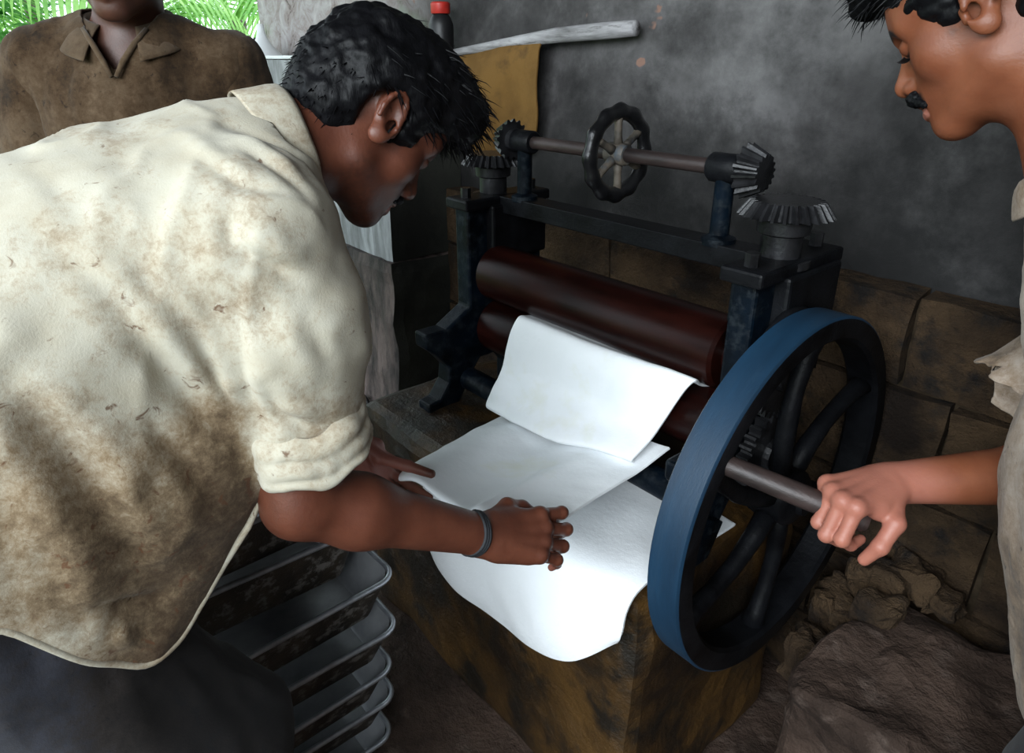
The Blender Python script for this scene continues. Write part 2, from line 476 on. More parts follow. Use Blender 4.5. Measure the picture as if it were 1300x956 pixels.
# adjusting shaft with bevel gears and hand wheel
SZ = 1.226; SY = 1.04
build('adjusting_shaft', MB().prof((-1.27, SY, SZ), (0, SY, SZ), [(0, 0.011), (0.01, 0.0135), (0.65, 0.0135), (0.66, 0.011)], 20), M['shaft'], mill, autosmooth=True)
for px in (-0.662, -1.178):
    p = build('bearing_post', MB().prof((px, SY, 1.095), (px, SY, 2), [(0, 0.030), (0.012, 0.030), (0.018, 0.017), (0.112, 0.0165), (0.122, 0.02)], 20), M['blue'], mill, autosmooth=True)
    build('bearing_collar', MB().prof((px - 0.03, SY, SZ), (0, SY, SZ), [(0, 0.022), (0.004, 0.025), (0.056, 0.025), (0.06, 0.022)], 24), M['iron'], p, autosmooth=True)

def bevel_gear(c, axis, r0, r1, h, nt, bore, mat, hub=None):
    """toothed cone: large radius r0 at base, small radius r1 at h along the axis"""
    c = Vector(c); d = Vector(axis).normalized(); a = d.orthogonal().normalized(); b = d.cross(a)
    mb = MB(); rings = []
    n = nt * 4
    for t, r in ((0.0, r0 * 0.86), (0.0, r0), (h, r1), (h, r1 * 0.62)):
        ring = []
        for k in range(n):
            q = 2 * math.pi * (k + 0.5) / n
            tooth = (k % 4) in (0, 1)
            rr_ = r if tooth else (r * 0.84)
            tt = t
            if r == r0 * 0.86 or r == r1 * 0.62: rr_ = r
            ring.append(c + d * tt + (a * math.cos(q) + b * math.sin(q)) * rr_)
        rings.append(ring)
    vs = [p for rg in rings for p in rg]; fs = []
    for i in range(3):
        for k in range(n):
            k2 = (k + 1) % n
            fs.append((i*n+k, i*n+k2, (i+1)*n+k2, (i+1)*n+k))
    fs.append(tuple(range(n-1, -1, -1))); fs.append(tuple(3*n+k for k in range(n)))
    mb.add(vs, fs)
    if hub:
        mb.prof(c - d * hub[1], c, [(0, hub[0]), (hub[1], hub[0])], 24)
    return mb

for side, gx, cx in ((1, -0.612, -0.545), (-1, -1.232, -1.292)):
    # small gear on the shaft, facing outwards to the crown gear
    build('bevel_gear', bevel_gear((gx - side * 0.012, SY, SZ), (side, 0, 0), 0.046, 0.030, 0.034, 16, 0.0135, M['gear_iron'], (0.024, 0.02)), M['gear_iron'], mill)
    s = build('screw_column', MB().prof((cx, SY, 1.085), (cx, SY, 2), [(0, 0.05), (0.012, 0.05), (0.014, 0.033), (0.05, 0.033), (0.054, 0.042), (0.075, 0.043), (0.083, 0.036), (0.09, 0.03)], 28), M['gear_iron'], mill, autosmooth=True)
    build('crown_gear', bevel_gear((cx, SY, 1.166), (0, 0, 1), 0.076, 0.058, 0.024, 26, 0.02, M['gear_iron']), M['gear_iron'], mill)

# hand wheel with a scalloped rim and six spokes
HX = -0.905
mb = MB(); nseg = 84; nr = 10; vs = []; fs = []
for i in range(nseg):
    q = 2 * math.pi * i / nseg
    rr_ = 0.078 + 0.0010 * math.cos(q * 12)
    tr = 0.0155 + 0.0014 * math.cos(q * 12)
    for k in range(nr):
        w_ = 2 * math.pi * k / nr
        rad = rr_ + tr * math.cos(w_)
        vs.append((HX + 0.8 * tr * math.sin(w_), SY + rad * math.cos(q), SZ + rad * math.sin(q)))
for i in range(nseg):
    for k in range(nr):
        i2 = (i + 1) % nseg; k2 = (k + 1) % nr
        fs.append((i*nr+k, i*nr+k2, i2*nr+k2, i2*nr+k))
hw = build('hand_wheel', mb.add(vs, fs), M['hand_rim'], mill, smooth=True)
for i in range(6):
    q = math.pi / 2 + 0.06 + i * math.pi / 3
    dy, dz = math.cos(q), math.sin(q)
    build('wheel_spoke', MB().tube([(HX, SY + dy * t, SZ + dz * t) for t in (0.015, 0.035, 0.055, 0.07)], [0.0105, 0.0075, 0.0075, 0.0095], 10), M['spoke'], hw, smooth=True)
build('wheel_hub', MB().prof((HX - 0.024, SY, SZ), (0, SY, SZ), [(0, 0.018), (0.004, 0.021), (0.044, 0.021), (0.048, 0.018)], 20), M['spoke'], hw, autosmooth=True)

# flywheel on the drive shaft
FX, FY, FZ, FR, FW = -0.425, 0.995, 0.705, 0.323, 0.058
mb = MB(); n = 96; vs = []; fs = []
sec = [(0, FR), (-0.003, FR - 0.0), (-FW + 0.003, FR), (-FW, FR - 0.004), (-FW, FR - 0.036), (-FW + 0.006, FR - 0.042), (-0.006, FR - 0.042), (0, FR - 0.036), (0, FR - 0.004)]
sec = sec[1:]
for i in range(n):
    q = 2 * math.pi * i / n
    for dx, r in sec:
        vs.append((FX + dx, FY + r * math.cos(q), FZ + r * math.sin(q)))
m_ = len(sec)
for i in range(n):
    for k in range(m_):
        i2 = (i + 1) % n; k2 = (k + 1) % m_
        fs.append((i*m_+k, i*m_+k2, i2*m_+k2, i2*m_+k))
fw_ = build('flywheel', mb.add(vs, fs), M['rim_blue'], mill, autosmooth=True)
# the tread carries the rubbed blue paint, the flanks and inside are black iron
fw_.data.materials.append(M['iron'])
for p in fw_.data.polygons:
    c = p.center + Vector((-0.9, 1.0, 0.60))
    if math.hypot(c.y - FY, c.z - FZ) < FR - 0.003: p.material_index = 1
for i in range(6):
    q = 2.55 + i * math.pi / 3
    dy, dz = math.cos(q), math.sin(q)
    pts = []
    for t in (0.03, 0.09, 0.15, 0.21, 0.26, 0.287):
        bend = 0.030 * math.sin(math.pi * t / 0.29)
        pts.append((FX - FW / 2, FY + dy * t - dz * bend, FZ + dz * t + dy * bend))
    build('flywheel_spoke', MB().tube(pts, [0.02, 0.017, 0.015, 0.015, 0.017, 0.022], 10), M['iron'], fw_, smooth=True)
build('flywheel_hub', MB().prof((FX - FW - 0.005, FY, FZ), (9, FY, FZ), [(0, 0.045), (0.005, 0.05), (0.06, 0.05), (0.068, 0.043), (0.075, 0.022), (0.085, 0.020)], 32), M['iron'], fw_, autosmooth=True)
build('crank_handle', MB().prof((-0.462, 0.755, 0.872), (-0.255, 0.828, 0.838), [(0, 0.013), (0.012, 0.020), (0.02, 0.0145), (0.06, 0.0155), (0.14, 0.0165), (0.215, 0.015), (0.222, 0.010)], 18), M['shaft'], fw_, autosmooth=True)
build('drive_shaft', MB().prof((-0.60, FY, FZ), (9, FY, FZ), [(0, 0.020), (0.19, 0.020)], 20), M['iron'], mill, autosmooth=True)

def spur_gear(c, R, w, nt):
    mb = MB(); n = nt * 4; vs = []; fs = []
    for x in (c[0] - w / 2, c[0] + w / 2):
        for k in range(n):
            q = 2 * math.pi * k / n
            r = R if (k % 4) in (0, 1) else R - 0.011
            vs.append((x, c[1] + r * math.cos(q), c[2] + r * math.sin(q)))
    for k in range(n):
        k2 = (k + 1) % n
        fs.append((k, k2, n + k2, n + k))
    fs.append(tuple(range(n - 1, -1, -1))); fs.append(tuple(n + k for k in range(n)))
    mb.add(vs, fs)
    mb.prof((c[0] + w / 2 - 0.001, c[1], c[2]), (9, c[1], c[2]), [(0, 0.032), (0.012, 0.03)], 20)
    return mb
build('spur_gear', spur_gear((-0.494, 1.00, 0.920), 0.080, 0.022, 26), M['gear_iron'], mill)
build('spur_gear', spur_gear((-0.494, 1.00, 0.766), 0.080, 0.022, 26), M['gear_iron'], mill)
build('gear_guard', MB().tube([(-0.488, 1.00 + 0.105 * math.cos(a), 0.92 + 0.105 * math.sin(a)) for a in np.linspace(-0.2, math.pi * 0.95, 22)], 0.008, 8), M['iron'], mill, smooth=True)

# ------------------------------------------------------------------ rubber sheets
def catmull(P, t):
    P = np.asarray(P, float); m = len(P)
    s = t * (m - 1); i = np.clip(np.floor(s).astype(int), 0, m - 2); f = (s - i)
    g = lambda k: P[np.clip(k, 0, m - 1)]
    p0, p1, p2, p3 = g(i-1), g(i), g(i+1), g(i+2)
    f = f.reshape(f.shape + (1,) * (P.ndim - 1))
    return 0.5 * ((2*p1) + (-p0+p2)*f + (2*p0-5*p1+4*p2-p3)*f**2 + (-p0+3*p1-3*p2+p3)*f**3)

def sheet(name, rows, nu, nv, mat, disp=None, thick=0.004):
    rows = np.array(rows, float)                      # (rows, cols, 3)
    tv = np.linspace(0, 1, nv); tu = np.linspace(0, 1, nu)
    A = catmull(rows, tv)                             # nv, cols, 3
    A = catmull(np.swapaxes(A, 0, 1), tu)             # nu, nv, 3
    U, W = np.meshgrid(tu, tv, indexing='ij')
    if disp is not None:
        A = A + disp(U, W, A)
    V = A.reshape(-1, 3)
    I = np.arange(nu * nv).reshape(nu, nv)
    Q = np.stack([I[:-1, :-1], I[1:, :-1], I[1:, 1:], I[:-1, 1:]], -1).reshape(-1, 4)
    me = fast_mesh(name, V, Q)
    o = put(name, me, mat, None, True)
    s = o.modifiers.new('thickness', 'SOLIDIFY'); s.thickness = thick; s.offset = 0
    b = o.modifiers.new('rounded', 'BEVEL'); b.width = 0.0012; b.segments = 2; b.limit_method = 'ANGLE'
    return o

# sheet coming out of the rollers and hanging in front of the lower one
def d_up(U, W, A):
    o = np.zeros_like(A)
    P = A.reshape(-1, 3)
    n = (fbm(P, 9, 3, 3) * 0.004).reshape(U.shape)
    o[..., 1] = n - 0.012 * np.exp(-((U - 0.78) / 0.12) ** 2) * np.exp(-((W - 0.72) / 0.14) ** 2) * np.sin(W * 9) - 0.010 * np.sin(U * 5.0) * W
    o[..., 2] = (fbm(P, 14, 3, 8) * 0.002).reshape(U.shape)
    return o
def lerp_row(L, R, mids=()):
    L = np.array(L, float); R = np.array(R, float)
    cols = [L + (R - L) * t for t in np.linspace(0, 1, 6)]
    for i, off in mids: cols[i] = cols[i] + np.array(off)
    return cols
rows = [lerp_row((-1.072, 0.992, 0.853), (-0.612, 0.992, 0.853)),
        lerp_row((-1.072, 0.955, 0.862), (-0.610, 0.955, 0.866)),
        lerp_row((-1.070, 0.925, 0.862), (-0.603, 0.925, 0.884)),
        lerp_row((-1.083, 0.908, 0.81), (-0.618, 0.906, 0.858), [(5, (0, 0.01, 0))]),
        lerp_row((-1.095, 0.902, 0.745), (-0.640, 0.900, 0.800), [(4, (0, -0.01, 0))]),
        lerp_row((-1.108, 0.885, 0.690), (-0.650, 0.875, 0.762), [(2, (0, -0.01, 0)), (3, (0, -0.012, 0))]),
        lerp_row((-1.100, 0.858, 0.658), (-0.662, 0.842, 0.730), [(2, (0, -0.012, 0)), (3, (0, -0.014, -0.004))]),
        lerp_row((-1.088, 0.872, 0.644), (-0.668, 0.852, 0.716))]
up = sheet('latex_sheet', rows, 70, 90, M['latex'], d_up, 0.005)
tag(up, 'wet white latex sheet hanging down from between the rollers', 'rubber sheet')

# sheet lying below it, pulled forward by the stooping man's two hands
def d_mid(U, W, A):
    o = np.zeros_like(A); P = A.reshape(-1, 3)
    o[..., 2] = (fbm(P, 7, 3, 13) * 0.005).reshape(U.shape)
    # crease running back from the right hand
    o[..., 2] += 0.020 * np.exp(-((U - 0.62 - 0.10 * (1 - W)) / 0.055) ** 2) * np.clip(W * 1.5 - 0.25, 0, 1)
    o[..., 2] += 0.010 * np.exp(-((U - 0.12) / 0.08) ** 2) * np.clip(W * 1.6 - 0.5, 0, 1)
    return o
rows = [lerp_row((-1.075, 0.935, 0.630), (-0.632, 0.915, 0.745)),
        lerp_row((-1.072, 0.860, 0.632), (-0.649, 0.855, 0.716), [(2, (0, 0, -0.010))]),
        lerp_row((-1.050, 0.770, 0.640), (-0.647, 0.79, 0.712), [(2, (0, 0, -0.016)), (3, (0, 0, -0.010))]),
        lerp_row((-1.010, 0.680, 0.660), (-0.640, 0.73, 0.716), [(2, (0, 0, -0.016)), (3, (0, 0, -0.012))]),
        lerp_row((-0.965, 0.590, 0.684), (-0.626, 0.67, 0.726), [(2, (0, -0.01, -0.014)), (3, (0, -0.03, -0.014))]),
        lerp_row((-0.935, 0.532, 0.696), (-0.616, 0.630, 0.733), [(2, (0, -0.015, -0.012)), (3, (0, -0.04, -0.014)), (4, (0, -0.02, 0))]),
        lerp_row((-0.925, 0.520, 0.690), (-0.620, 0.620, 0.722), [(2, (0, -0.015, -0.012)), (3, (0, -0.04, -0.014)), (4, (0, -0.02, 0))])]
midsh = sheet('latex_sheet', rows, 70, 80, M['latex'], d_mid, 0.005)
tag(midsh, 'white latex sheet stretched forward between the two hands of the stooping man', 'rubber sheet')

# lowest sheet, drooping over the pedestal edge in a rounded lobe
def d_low(U, W, A):
    o = np.zeros_like(A); P = A.reshape(-1, 3)
    h = np.clip(W * 2 - 0.9, 0, 1)
    o[..., 1] = -0.010 * np.sin(U * 10 + 0.6) * h + (fbm(P, 8, 2, 23) * 0.004).reshape(U.shape)
    o[..., 2] = (fbm(P, 10, 2, 29) * 0.003).reshape(U.shape)
    return o
def lowrow(y, zs, xs=(-1.07, -0.97, -0.86, -0.74, -0.62, -0.51), ys=None):
    return [(x, (y if ys is None else ys[i]), z) for i, (x, z) in enumerate(zip(xs, zs))]
rows = [lowrow(0.965, [0.618] * 6),
        lowrow(0.86, [0.616, 0.616, 0.616, 0.618, 0.622, 0.626]),
        lowrow(0.76, [0.614, 0.614, 0.616, 0.620, 0.628, 0.632]),
        lowrow(0.695, [0.605, 0.606, 0.61, 0.616, 0.622, 0.626]),
        lowrow(0.668, [0.575, 0.575, 0.578, 0.585, 0.59, 0.60]),
        lowrow(0.660, [0.50, 0.48, 0.475, 0.485, 0.52, 0.565]),
        lowrow(0.660, [0.41, 0.375, 0.375, 0.405, 0.465, 0.545], (-1.06, -0.96, -0.85, -0.73, -0.61, -0.515)),
        lowrow(0.664, [0.375, 0.335, 0.335, 0.365, 0.430, 0.525], (-1.05, -0.955, -0.845, -0.72, -0.605, -0.525))]
low = sheet('latex_sheet', rows, 70, 80, M['latex'], d_low, 0.005)
tag(low, 'lowest white latex sheet drooping in a lobe over the pedestal edge', 'rubber sheet')

# ------------------------------------------------------------------ stack of coagulating pans
def pan(z, dx, dy, rz, Hh, label):
    """sloping-sided rectangular pan; rim at height z; near right corner at about (-0.95, 0.47)"""
    W, L, sl, cr = 0.30, 0.43, 0.036, 0.035
    c = Vector((-1.118 + dx, 0.25 + dy, z - Hh))
    root = empty('coagulation_pan', c)
    R = Matrix.Rotation(rz, 3, 'Z')
    def loop(w, l, r, h, n=5):
        pts = []
        for (sx, sy, a0) in ((1, 1, 0), (-1, 1, 90), (-1, -1, 180), (1, -1, 270)):
            for k in range(n):
                a = math.radians(a0 + 90 * k / (n - 1))
                pts.append(c + R @ Vector((sx * (w / 2 - r) + r * math.cos(a), sy * (l / 2 - r) + r * math.sin(a), h)))
        return pts
    def skin(loops, cap_first=False, cap_last=False):
        mb = MB(); n = len(loops[0]); vs = [p for lp in loops for p in lp]; fs = []
        for i in range(len(loops) - 1):
            for k in range(n):
                k2 = (k + 1) % n
                fs.append((i*n+k, i*n+k2, (i+1)*n+k2, (i+1)*n+k))
        if cap_first: fs.append(tuple(range(n-1, -1, -1)))
        if cap_last: fs.append(tuple((len(loops)-1)*n + k for k in range(n)))
        return mb.add(vs, fs)
    b0, l0 = W - 2 * sl, L - 2 * sl
    build('outer_shell', skin([loop(b0, l0, cr * 0.6, 0), loop(b0 + 0.006, l0 + 0.006, cr * 0.7, 0.004), loop(W - 0.004, L - 0.004, cr, Hh - 0.004)], True, False), M['pan_dirt'], root, autosmooth=True, fix=False)
    build('inner_shell', skin([loop(W - 0.008, L - 0.008, cr, Hh - 0.002), loop(b0 - 0.002, l0 - 0.002, cr * 0.65, 0.007), loop(b0 - 0.012, l0 - 0.012, cr * 0.5, 0.003)], False, True), M['pan'], root, autosmooth=True, fix=False)
    lp = loop(W + 0.002, L + 0.002, cr, Hh - 0.002, 7)
    build('rim', MB().tube(lp, 0.0055, 8, True), M['pan_rim'], root, smooth=True)
    tag(root, label, 'pan', 'stack of pans below the stooping man')
    return root
pan(0.715, 0.015, -0.03, 0.02, 0.108, 'topmost blackened aluminium pan, under the rolled cuff')
pan(0.602, 0.000, 0.005, -0.03, 0.118, 'second aluminium pan from the top, its corner below the forearm')
pan(0.478, 0.035, 0.035, 0.03, 0.100, 'third aluminium pan from the top, sticking out towards the pedestal')
pan(0.372, 0.045, 0.03, -0.02, 0.090, 'fourth aluminium pan from the top of the stack')
pan(0.276, 0.050, 0.01, 0.01, 0.090, 'fifth aluminium pan from the top of the stack')
pan(0.180, 0.03, 0.02, -0.02, 0.086, 'aluminium pan second from the floor in the stack')
pan(0.090, 0.04, 0.0, 0.0, 0.088, 'lowest aluminium pan, standing on the floor')

# ------------------------------------------------------------------ things on the walls
pole = build('wooden_pole', MB().tube([(-1.93, 1.345, 1.405), (-1.78, 1.345, 1.418), (-1.55, 1.35, 1.44), (-1.40, 1.352, 1.452), (-1.25, 1.355, 1.458), (-1.15, 1.36, 1.462)], [0.010, 0.012, 0.0155, 0.019, 0.020, 0.018], 12), M['pole'], smooth=True)
tag(pole, 'weathered grey wooden pole fixed along the plaster wall', 'pole')
rows = []
outl = [(-1.835, -1.462, 1.428), (-1.835, -1.460, 1.40), (-1.832, -1.458, 1.34), (-1.825, -1.460, 1.27), (-1.815, -1.466, 1.205), (-1.80, -1.485, 1.150), (-1.765, -1.53, 1.108)]
for i, (a, b, z) in enumerate(outl):
    yy = [1.365, 1.332, 1.328, 1.335, 1.345, 1.352, 1.360][i]
    rows.append([(a + (b - a) * t, yy + 0.006 * math.sin(t * 7 + i), z + (0.012 if i == 0 else 0.05 * i / 6 * (t * 0.6)) + 0.03 * (t - 0.5) * (i < 6)) for t in np.linspace(0, 1, 6)])
bs_ = sheet('smoked_rubber_sheet', rows, 30, 30, M['cloth_brown'], lambda U, W, A: np.stack([0 * U, (fbm(A.reshape(-1, 3), 12, 3, 4) * 0.004).reshape(U.shape), 0 * U], -1), 0.006)
tag(bs_, 'ochre brown smoked rubber sheet hanging from the wooden pole', 'rubber sheet')
lamp = empty('black_bottle', (-1.90, 1.30, 1.43))
build('bottle_body', MB().prof((-1.885, 1.32, 1.405), (-1.885, 1.32, 9), [(0, 0.034), (0.006, 0.038), (0.085, 0.038), (0.105, 0.030), (0.115, 0.022)], 20), M['black'], lamp, autosmooth=True)
build('bottle_cap', MB().prof((-1.885, 1.32, 1.520), (-1.885, 1.32, 9), [(0, 0.028), (0.004, 0.030), (0.028, 0.030), (0.032, 0.026)], 16), M['red'], lamp, autosmooth=True)
tag(lamp, 'small black bottle with red cap behind the stooping man\'s head', 'bottle')

# things on top of the half-height wall
fn = build('white_funnel', MB().prof((-2.99, 1.20, 1.393), (-2.99, 1.20, 9), [(0, 0.080), (0.008, 0.082), (0.012, 0.074), (0.05, 0.040), (0.075, 0.024), (0.10, 0.016), (0.13, 0.013)], 32), M['white'], smooth=False, autosmooth=True)
tag(fn, 'white plastic funnel standing upside down on the half-height concrete wall', 'funnel')
cl = rough_box('black_cloth', (-3.32, 1.13, 1.39), (-3.06, 1.27, 1.465), 0.02, 0.02, M['black'], seed=61, scale=14, round_=0.03, smooth=True)
tag(cl, 'crumpled black cloth on the end of the half-height wall beside the white funnel', 'cloth')
pl_ = build('wooden_batten', MB().box((-3.20, 1.100, 1.392), (-2.86, 1.150, 1.406)), M['wood'], bevel=0.003)
tag(pl_, 'pale wooden batten lying along the edge of the half-height wall', 'batten')
st_ = build('white_strip', MB().box((-2.82, 1.11, 1.392), (-2.46, 1.20, 1.404)), M['white'], bevel=0.003)
tag(st_, 'flat white plastic strip on top of the half-height wall', 'strip')
bk = rough_box('black_tin', (-2.46, 1.11, 1.392), (-2.36, 1.18, 1.430), 0.02, 0.004, M['black'], seed=66, scale=20, round_=0.012)
tag(bk, 'small black block on the half-height wall close to the man\'s hair', 'block')
# a scrap of white film and a black cord caught on the stained plinth
cd = build('hanging_rope', MB().tube([(-2.28, 1.085, 0.27), (-2.235, 1.078, 0.225), (-2.19, 1.075, 0.19), (-2.165, 1.076, 0.14), (-2.12, 1.08, 0.155), (-2.10, 1.078, 0.18), (-2.14, 1.08, 0.20), (-2.18, 1.08, 0.16)], 0.008, 8), M['black'], smooth=True)
tag(cd, 'looped black rope hanging on the stained foot of the half-height wall', 'rope')

# ------------------------------------------------------------------ the garden outside
def frond(root, base, yaw, pitch, L, droop, mat, seed):
    r_ = random.Random(seed)
    mb = MB(); pts = []
    d = Vector((math.cos(yaw) * math.cos(pitch), math.sin(yaw) * math.cos(pitch), math.sin(pitch)))
    side = Vector((-math.sin(yaw), math.cos(yaw), 0))
    n = 26; p = Vector(base); a = pitch
    for i in range(n + 1):
        pts.append(p.copy())
        a = pitch - droop * (i / n) ** 1.4
        p = p + Vector((math.cos(yaw) * math.cos(a), math.sin(yaw) * math.cos(a), math.sin(a))) * (L / n)
    mb.tube(pts, [0.016 * (1 - 0.85 * i / n) for i in range(n + 1)], 5)
    for i in range(3, n + 1):
        t = i / n
        fwd = (pts[min(i + 1, n)] - pts[i - 1]).normalized()
        for s in (-1, 1):
            ll = L * 0.36 * math.sin(math.pi * min(1, 0.18 + t * 0.78)) * r_.uniform(0.85, 1.1) + 0.06
            w_ = 0.020
            dirv = (side * s * 0.75 + fwd * 0.65 + Vector((0, 0, -0.15))).normalized()
            up_ = dirv.cross(fwd).normalized()
            wv = up_.cross(dirv).normalized() * w_
            o = pts[i]; vs = []
            for k in range(5):
                u = k / 4
                c = o + dirv * (ll * u) + Vector((0, 0, -0.42 * ll * u * u))
                ww = wv * (1 - u) ** 0.6 * (0.5 + min(1, u * 4) * 0.5)
                vs += [c - ww, c + ww]
            mb.add(vs, [(2*k, 2*k+1, 2*k+3, 2*k+2) for k in range(4)])
    return build('frond', mb, mat, root, fix=False)

def palm(loc, h, n, L, seed, label, yaw0=0.0):
    root = empty('palm_tree', loc)
    r_ = random.Random(seed)
    x, y, z = loc
    build('trunk', MB().tube([(x, y, z), (x + 0.03, y, z + h * 0.5), (x, y + 0.03, z + h)], [0.09, 0.075, 0.07], 10), M['bark'], root, smooth=True)
    for i in range(n):
        yaw = yaw0 + 2 * math.pi * i / n + r_.uniform(-0.2, 0.2)
        frond(root, (x, y, z + h - 0.03), yaw, r_.uniform(0.35, 1.15), L * r_.uniform(0.8, 1.1), r_.uniform(1.4, 2.3), M['leaf'], seed * 31 + i)
    tag(root, label, 'palm', 'palms in the garden')
    return root
palm((-6.2, 0.55, -0.2), 2.0, 11, 1.9, 3, 'bright green palm left of the standing man in the garden')
palm((-6.8, 2.5, -0.2), 1.9, 11, 1.9, 5, 'bright green palm between the standing man and the mossy wall', 0.3)
palm((-8.6, 1.2, -0.2), 2.4, 10, 2.0, 8, 'farthest green palm behind the standing man', 0.1)

def shrub(loc, h, w_, n, seed, label):
    root = empty('garden_shrub', loc)
    r_ = random.Random(seed); x, y, z = loc
    st = MB(); lv = MB()
    for i in range(7):
        a = r_.uniform(0, 6.28); q = r_.uniform(0.2, 0.8) * w_
        st.tube([(x, y, z), (x + q * 0.4 * math.cos(a), y + q * 0.4 * math.sin(a), z + h * 0.5), (x + q * math.cos(a), y + q * math.sin(a), z + h * 0.92)], [0.02, 0.014, 0.007], 6)
    for i in range(n):
        a = r_.uniform(0, 6.28); q = w_ * math.sqrt(r_.random()); hh = h * r_.uniform(0.15, 1.0)
        c = Vector((x + q * math.cos(a), y + q * math.sin(a), z + hh))
        d = Vector((math.cos(a + r_.uniform(-1, 1)), math.sin(a + r_.uniform(-1, 1)), r_.uniform(-0.6, 0.5))).normalized()
        s = d.cross(Vector((0, 0, 1))).normalized(); nn = s.cross(d)
        l = r_.uniform(0.12, 0.24); b = l * 0.28
        lv.add([c, c + d*l*0.35 + s*b - nn*0.01, c + d*l*0.35 - s*b - nn*0.01, c + d*l*0.35 + nn*0.012, c + d*l*0.75 + s*b*0.7, c + d*l*0.75 - s*b*0.7, c + d*l], [(0, 1, 3), (0, 3, 2), (1, 4, 3), (3, 5, 2), (3, 4, 6), (3, 6, 5)])
    build('stems', st, M['stem'], root, smooth=True)
    f = build('foliage', lv, M['leaf_dark'], root, fix=False); f['kind'] = 'stuff'
    tag(root, label, 'shrub', 'shrubs in the garden')
shrub((-5.2, -0.45, -0.2), 1.95, 0.75, 900, 3, 'leafy shrub at the far left edge behind the standing man')
shrub((-7.5, 0.3, -0.2), 2.2, 0.9, 900, 4, 'dark leafy shrub left of the standing man\'s neck')
shrub((-8.5, 3.2, -0.2), 1.7, 1.2, 1000, 6, 'low leafy shrub beyond the white funnel')

# ------------------------------------------------------------------ figures: smooth implicit surfaces turned into meshes
def V3(*a): return np.array(a, dtype=np.float64)
def unit(a):
    a = np.asarray(a, float); return a / np.linalg.norm(a)

class Body:
    """ordered list of rounded cones and ellipsoids blended with a smooth union / subtraction"""
    def __init__(s): s.p = []
    def cone(s, a, ra, b, rb, k=0.02, op=1, flat=None):
        s.p.append(('c', np.array(a, float), ra, np.array(b, float), rb, k, op, flat)); return s
    def chain(s, pts, rs, k=0.02):
        for i in range(len(pts) - 1): s.cone(pts[i], rs[i], pts[i+1], rs[i+1], k)
        return s
    def ell(s, c, r, R=None, k=0.02, op=1):
        s.p.append(('e', np.array(c, float), np.array(r, float), np.eye(3) if R is None else np.array(R, float), None, k, op, None)); return s
    def ball(s, c, r, k=0.02, op=1): return s.ell(c, (r, r, r), None, k, op)
    def __call__(s, P, lo=None, hi=None):
        P = P.astype(np.float32); d = np.full(len(P), 9.0, np.float32)
        for t in s.p:
            k = t[5]
            if t[0] == 'c':
                a, ra, b, rb = t[1], t[2], t[3], t[4]
                if lo is not None:
                    m = max(ra, rb) + k + 0.03
                    if (np.minimum(a, b) - m > hi).any() or (np.maximum(a, b) + m < lo).any(): continue
                ba = (b - a).astype(np.float32); L = float(ba @ ba)
                pa = P - a.astype(np.float32)
                h = np.clip(pa @ ba / max(L, 1e-9), 0, 1)
                q = pa - h[:, None] * ba
                if t[7] is not None:                      # flattened cross-section: (axis, factor)
                    ax = np.asarray(t[7][0], np.float32); fl = t[7][1]
                    q = q + (q @ ax)[:, None] * ax * (1 / fl - 1)
                e = np.sqrt((q * q).sum(1)) - (ra + h * (rb - ra))
            else:
                c, r, R = t[1], t[2], t[3]
                if lo is not None:
                    m = r.max() + k + 0.03
                    if (c - m > hi).any() or (c + m < lo).any(): continue
                q = (P - c.astype(np.float32)) @ R.astype(np.float32)
                q1 = q / r.astype(np.float32)
                k0 = np.sqrt((q1 * q1).sum(1)) + 1e-6
                q2 = q1 / r.astype(np.float32)
                k1 = np.sqrt((q2 * q2).sum(1)) + 1e-6
                e = k0 * (k0 - 1) / k1
            if t[6] == 1:
                h = np.maximum(k - np.abs(d - e), 0) / k
                d = np.minimum(d, e) - h * h * k * 0.25
            else:
                h = np.maximum(k - np.abs(d + e), 0) / k
                d = np.maximum(d, -e) + h * h * k * 0.25
        return d

def mesh_sdf(fn, lo, hi, vox):
    lo = np.array(lo, float); hi = np.array(hi, float)
    S = 4
    n = (np.ceil((hi - lo) / vox / S).astype(int)) * S + 1
    hi = lo + (n - 1) * vox
    nc = (n - 1) // S + 1
    ax = [lo[i] + np.arange(nc[i]) * vox * S for i in range(3)]
    G = np.stack(np.meshgrid(*ax, indexing='ij'), -1).reshape(-1, 3)
    dc = fn(G, lo, hi).reshape(nc)
    near = np.abs(dc) < vox * S * 1.9
    cell = np.zeros(nc - 1, bool)
    for a in (0, 1):
        for b in (0, 1):
            for c in (0, 1):
                cell |= near[a:nc[0]-1+a, b:nc[1]-1+b, c:nc[2]-1+c]
    fine = np.zeros(n, bool)
    up = cell.repeat(S, 0).repeat(S, 1).repeat(S, 2)
    for a in (0, 1):
        for b in (0, 1):
            for c in (0, 1):
                fine[a:n[0]-1+a, b:n[1]-1+b, c:n[2]-1+c] |= up
    sgn = dc.repeat(S, 0).repeat(S, 1).repeat(S, 2)[:n[0], :n[1], :n[2]]
    D = np.where(sgn < 0, -1.0, 1.0).astype(np.float32)
    idx = np.argwhere(fine)
    D[fine] = fn(lo + idx * vox, lo, hi)
    return surface_nets(D, lo, vox)

